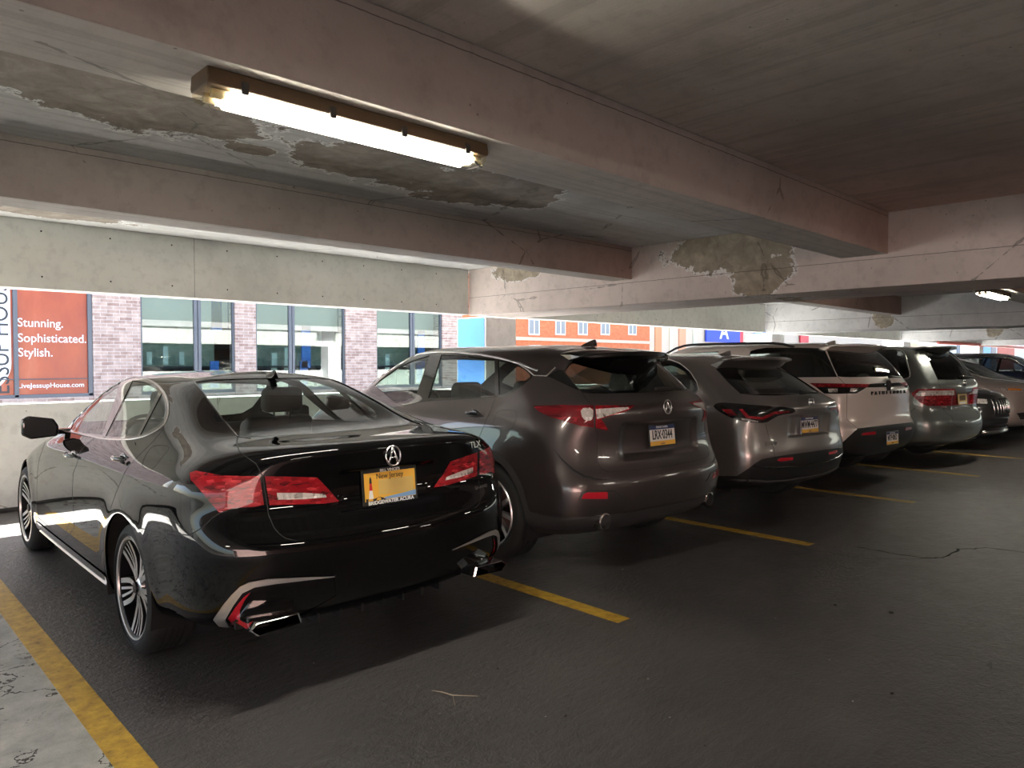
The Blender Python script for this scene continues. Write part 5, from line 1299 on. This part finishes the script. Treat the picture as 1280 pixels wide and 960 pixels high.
band = c.px([(1087.5, 479.8), (1100, 479.2), (1108, 478.8)], closed=False); band2 = c.px([(1108, 483.8), (1100, 484), (1083, 484.3)], closed=False)
bandP = band+[(U0, band[-1][1]), (U0, band2[0][1])]+band2
refl = c.px([(1076.3, 544.3), (1078, 541), (1094.3, 539), (1094.5, 543)])
low = c.px([(1040, 565), (1057.5, 549), (1072, 535.5), (1090, 533.4), (1108, 531.3)], closed=False); low = low+[(U0, low[-1][1]), (U0, -.5), (4.6, -.5)]
hatch = c.px([(1046.9, 470.5), (1052, 476), (1056, 480)], closed=False)+c.px([(1058.7, 491.7), (1058.2, 523.4), (1064, 529), (1072, 535.5)], closed=False)
tg = hatch+[(.8, low[-6][1]), (U0, low[-6][1]), (U0, vb)]

gl_f = c.side([(2.0, 1.25), (3.2, 1.22), (3.45, 1.25), (2.95, 1.60), (2.0, 1.64)])
c.skin(std_regions(c, P_PF, dict(
    glass=[dict(name='rear_window', polys=[rwP], mat=M_['glass_dark'], off=-.004, glass=True), dict(name='rear_side_window', polys=[sd], mat=M_['glass_dark'], off=-.003, mid=False, glass=True), dict(name='front_door_window', polys=[gl_f], mat=M_['glass_clear'], off=-.003, mid=False, glass=True)],
    over=[dict(name='reverse_light', polys=[lcc, lcd], mat=M_['lens_clear'], off=.004, mid=False), dict(name='tail_light', polys=[lt1], mat=M_['lens_red'], off=.003, mid=False), dict(name='light_base', polys=[lt2], mat=M_['lens_black'], off=.003, mid=False),
          dict(name='tailgate_band', polys=[bandP], mat=M_['blk_gloss'], off=.003), dict(name='rear_reflector', polys=[refl], mat=M_['refl'], off=.006, mid=False)],
    panels=[dict(name='lower_bumper', polys=[low], mat=M_['blk_plastic'], off=.003), dict(name='lower_cladding', polys=clad_polys(c, .44, .46, .05), mat=M_['blk_plastic'], off=.003), dict(name='tailgate', polys=[tg], mat=P_PF)])))
c.under()
sm = MB(); c.ribbon(hatch, w=.006, into=sm); sm.build('panel_gap', M_['seam'], c.root)
spoiler2(c, .66, .24, .14, 1.715, -.015, .60, .022, P_PF)
wheels(c, (1.1, 4.0), .96, .39, .262, 'five', .25)
interior(c, 2.6, 1.7, .5, 1.2, third=.85)
rails(c, .70, .9, 3.1, 1.8, M_['blk_plastic'], .055)
wiper(c, -.1, -.45, 1.30)
fin(c, .75, 1.73, P_PF, 1.1)
mirror_part(c, 3.45, .97, 1.25, P_PF)
M = onrear(c, 0, 1.205, 3); b = MB(); b.prism([(-.06, .03), (-.035, .065), (.035, .065), (.06, .03), (.04, -.06), (-.04, -.06)][::-1], .016, (0, 0, 0)); b.v = [tuple(M @ Vector(q)) for q in b.v]; b.build('emblem', M_['blk_gloss'], c.root, bevel=.003)
for k, ch in enumerate('PATHFINDER'): text_obj('badge_letter', ch, .06, M_['alloydark'], onrear(c, 0, 1.12, 3) @ Matrix.Translation(((k-4.5)*.095, 0, 0)), c.root, .012, sx=1.3)
pa_plate(c, plate_on(c, 0, .565, 2, .008), 'MTP\u00b70052', 1)
# crumpled white tissue box on the rear shelf seen through the glass
b = MB(); b.sphere((.42, -.12, 1.30), (.06, .14, .05), 14, 8); o = b.build('folded_towel', pm('towel_white', (.85, .85, .8), .8), None, smooth=True, label='white folded towel behind the rear window of the pale cream SUV', cat='towel'); o.matrix_world = c.MW
MB().box(.3, 1.2, -.6, .6, 1.18, 1.22).build('cargo_cover', M_['lining'], c.root)

# ================================================================== grey minivan
L_, W_ = 5.1, .975
rear = [(.36, .26, .80, .10, .04), (.12, .32, .87, .18, .04), (.04, .42, .92, .24, .0), (.0, .54, .94, .28, .0), (0, .64, .945, .29, .0), (.03, .70, .935, .28, .03), (.10, .78, .92, .24, .06),
        (.10, .93, .905, .22, .0), (.085, 1.10, .89, .21, .0), (.10, 1.19, .87, .20, .0), (.13, 1.235, .84, .19, .0), (.27, 1.45, .79, .17, .0), (.42, 1.65, .735, .15, -.02), (.52, 1.70, .6, .1, -.01), (.8, 1.735, 0, .08, 0)]
zs, ys = suv_sides(L_, [.24, .30, .42, .55, .66, .80, .92], 1.16, 1.08, 1.755, .765)
ody = Car('minivan', 'grey-green minivan with large red and clear tail lights, fifth from the camera', suv_rows(L_, W_, rear, zs, ys, suv_front(W_, 1.02, 1.15, 1.745)), 12.02, 2.88, 7, [(1.07, .34, .39), (4.05, .34, .39)], flare=.012, dents=[(.36, .80, 1.06, .04)])
c = ody
P_OD = paint('grey_green_paint', (.12, .13, .122), .65, .36, flake=.45)
sd = c.px(chaikin([(1060, 437), (1094, 436.6), (1124.3, 436.4), (1129.5, 441), (1133, 454), (1137, 468.5), (1133.5, 472.6), (1122.5, 472.8), (1090, 473), (1060, 473)], 1))
rwl = c.px([(1157, 438.3), (1160, 448), (1166, 462), (1172.2, 474.6), (1190, 474.3), (1203, 473.9)], closed=False); vb, vt_ = rwl[-1][1], rwl[0][1]
rwP = rwl+[(U0, vb-.02), (U0, vt_+.15), (1.6, vt_+.12)]
tl = c.px(chaikin([(1139, 492), (1146.5, 486.3), (1160, 486)], 0, False)+[(1193.4, 486.1), (1195.5, 496), (1197.5, 506.6), (1178, 507.4), (1160, 507.6), (1150, 503.5), (1143.5, 498)])
tc_ = c.px([(1145, 492.5), (1149, 488.6), (1174, 488.2), (1192.3, 488), (1193.3, 494), (1147.3, 494.8)])
hatch = c.px([(1172, 474.8), (1176, 486), (1178, 507.5), (1181, 515), (1190, 521), (1192, 530), (1196, 533.2), (1204, 533.8)], closed=False)
tg = hatch+[(U0, hatch[-1][1]), (U0, vb)]
bs = c.px([(1135, 516.5), (1142, 511.5), (1150, 505.8)], closed=False)
gl_f = c.side([(1.9, 1.18), (3.5, 1.13), (3.8, 1.16), (3.1, 1.55), (1.9, 1.60)])
c.skin(std_regions(c, P_OD, dict(
    glass=[dict(name='rear_window', polys=[rwP], mat=M_['glass_dark'], off=-.004, glass=True), dict(name='rear_side_window', polys=[sd], mat=M_['glass_dark'], off=-.003, mid=False, glass=True), dict(name='front_side_window', polys=[gl_f], mat=M_['glass_clear'], off=-.003, mid=False, glass=True)],
    over=[dict(name='reverse_light', polys=[tc_], mat=M_['lens_clear'], off=.004, mid=False, label='clear upper section of the tail light'), dict(name='tail_light', polys=[tl], mat=M_['lens_red'], off=.003, mid=False)],
    panels=[dict(name='tailgate', polys=[tg], mat=P_OD)])))
c.under()
sm = MB(); c.ribbon(hatch, w=.006, into=sm); c.ribbon(bs, w=.006, into=sm); sm.build('panel_gap', M_['seam'], c.root)
c.ribbon(c.px(chaikin([(1094, 435.2), (1124.8, 435), (1131, 440.5), (1134.6, 454), (1138.6, 469), (1134, 474.2), (1122.5, 474.6)], 1, False), closed=False), w=.014, h=.006, mat=M_['satin'], name='window_molding')
spoiler2(c, .54, .28, .16, 1.735, -.02, .62, .03, P_OD)
wheels(c, (1.07, 4.05), .95, .34, .215, 'five', .225)
interior(c, 3.0, 2.0, .42, 1.12, third=1.0)
wiper(c, .02, -.4, 1.27)
emblem_h(c, onrear(c, 0, 1.19, 3), 1.3)
M = plate_on(c, 0, .955, 5, .004); w, h = .305, .152
b = MB(); pbox(b, M, -w/2, w/2, -h/2, h/2, 0, .003); pl = b.build('license_plate', M_['plate_buff'], c.root)
text_obj('plate_number', 'A 12', .1, M_['ink'], M @ Matrix.Translation((0, .005, .0045)), pl, .002, sx=.7) if False else None
b = MB(); pbox(b, M, -.11, .11, -h/2+.01, -h/2+.035, .003, .004); b.build('plate_band', M_['white'], pl)
b = MB(); pbox(b, M, -.10, .10, -.02, .055, .003, .004); b.build('plate_marks', pm('plate_brown', (.2, .12, .03), .5), pl)
text_obj('badge', 'EX-L', .05, M_['chrome'], onrear(c, .55, .86, 3), c.root, .004, sx=1.2)
mirror_part(c, 3.8, .96, 1.2, P_OD)

# ================================================================== cars nosed out further along
def front_car(name, label, x, y, yaw, L_, W_, H_, P, hood, cowl, R=.37, grille='bars', lamp=None, simple=False):
    k = (H_-1.655)
    rear = [(.36, .25, .78, .10, .02), (.12, .31, .86, .16, .03), (.05, .42, .92, .20, .0), (.01, .54, .94, .23, .0), (0, .655, .945, .25, .0), (.035, .72, .93, .25, .02), (.075, .82, .915, .24, .03),
        (.07, .97, .895, .26, .02), (.055, 1.10, .86, .30, .0), (.10, 1.17+k*.6, .79, .26, .01), (.17, 1.21+k*.7, .73, .22, .01), (.36, 1.40+k, .66, .17, .0), (.52, 1.545+k, .60, .12, -.02), (.62, 1.60+k, .50, .1, -.01), (.9, 1.63+k, 0, .1, 0)]
    zs, ys = suv_sides(L_, [.26, .30, .42, .54, .66, .78, .88], cowl+.02, cowl-.03, H_, .74)
    car = Car(name, label, suv_rows(L_, W_, rear, zs, ys, suv_front(W_, hood, cowl, H_)), x, y, yaw, [(1.0, R, R+.055), (L_-.95, R, R+.055)], flare=.014, front_facing=True)
    c = car
    g1 = c.side([(L_-2.55, cowl+.04), (L_-1.5, cowl+.05), (L_-2.0, H_-.17), (L_-2.45, H_-.13)]); g2 = c.side([(L_-3.5, cowl+.06), (L_-2.62, cowl+.04), (L_-2.5, H_-.13), (L_-3.35, H_-.15)])
    hl = lamp or [(W_*.52, hood-.13), (W_*.90, hood-.09), (W_*.86, hood-.19), (W_*.55, hood-.20)]
    hp = c.rear(hl, sgn=-1)
    gp = c.rear([(-.1, hood-.12), (.42, hood-.13), (.46, hood-.25), (.40, .58), (-.1, .56)], sgn=-1)
    lp = c.rear([(-.1, .40), (.62, .40), (.70, .52), (.5, .54), (-.1, .54)], sgn=-1)
    regs = dict(glass=[dict(name='front_door_window', polys=[g1], mat=M_['glass_dark'], off=-.003, mid=False, glass=True), dict(name='rear_door_window', polys=[g2], mat=M_['glass_dark'], off=-.003, mid=False, glass=True)],
        over=[dict(name='headlight', polys=[hp], mat=M_['lens_clear'], off=.003, mid=False), dict(name='grille', polys=[gp], mat=M_['blk_gloss'], off=-.02), dict(name='lower_grille', polys=[lp], mat=M_['blk_plastic'], off=-.02)])
    c.skin(std_regions(c, P, regs)); c.under()
    wheels(c, (1.0, L_-.95), W_*.97, R, R-.12, 'five'); interior(c, L_-2.6, L_-3.5, .42, cowl)
    mirror_part(c, L_-1.65, W_*.98, cowl+.07, P)
    c.ribbon(c.side([(L_-3.6, cowl+.05), (L_-3.4, H_-.13), (L_-2.5, H_-.105), (L_-2.0, H_-.145), (L_-1.42, cowl+.04)], closed=False), w=.016, h=.006, mat=M_['satin'], name='window_molding')
    return c
P_GR = paint('dark_grey_paint', (.045, .045, .045), .5, .3); P_BG = paint('warm_beige_paint', (.42, .35, .32), .3, .3, flake=.2); P_DK = paint('charcoal_paint', (.018, .018, .02), .4, .2); P_BU = paint('dark_blue_paint', (.006, .014, .05), .3, .2)
# small overlap-free spacing: one car per bay
gr = front_car('nose_out_car', 'dark grey SUV parked nose-out, tall chrome barred grille, just right of the minivan', 14.74, 7.9, 2, 4.95, .95, 1.70, P_GR, 1.0, 1.14)
c = gr
for i in range(11):
    y = -.42+.084*i; uv0 = c.rear([(max(abs(y), .002), .86)], sgn=-1)[0]
    pts = []
    for z in (.87, .78, .70, .62):
        uv = c.rear([(max(abs(y), .002), z)], sgn=-1)[0]; p = c.pt(uv, .002); pts.append((p.x, y, p.z))
    MB().tube(pts, [.008, .013, .013, .006], 6).build('grille_bar', M_['chrome'], c.root, smooth=True)
sk = MB(); pts = []
for i in range(13):
    y = -.6+.1*i; uv = c.rear([(max(abs(y), .002), .33)], sgn=-1)[0]; p = c.pt(uv, .01); pts.append((p.x, y, p.z))
sk.tube(pts, .03, 8).build('skid_plate', M_['satin'], c.root, smooth=True)
bg = front_car('nose_out_car', 'warm beige SUV parked nose-out at the right edge of the view', 17.15, 7.75, 0, 4.8, .96, 1.66, P_BG, 1.10, 1.2, lamp=[(.40, .985), (.84, 1.01), (.80, .93), (.48, .925)])
c = bg
am = c.rear([(.54, .968), (.72, .975)], sgn=-1, closed=False); c.ribbon(am, w=.045, h=.01, mat=M_['amber'], name='turn_signal')
dk = front_car('nose_out_car', 'charcoal car with curved silver window lines beyond the minivan', 19.8, 7.8, 0, 4.8, .94, 1.68, P_DK, 1.02, 1.16)
bu = front_car('nose_out_car', 'dark blue SUV at the far right edge beyond the beige one', 22.4, 7.2, 0, 4.8, .95, 1.74, P_BU, 1.06, 1.2)
rails(bu, .66, 1.2, 3.0, 1.8, M_['satin'], .05)
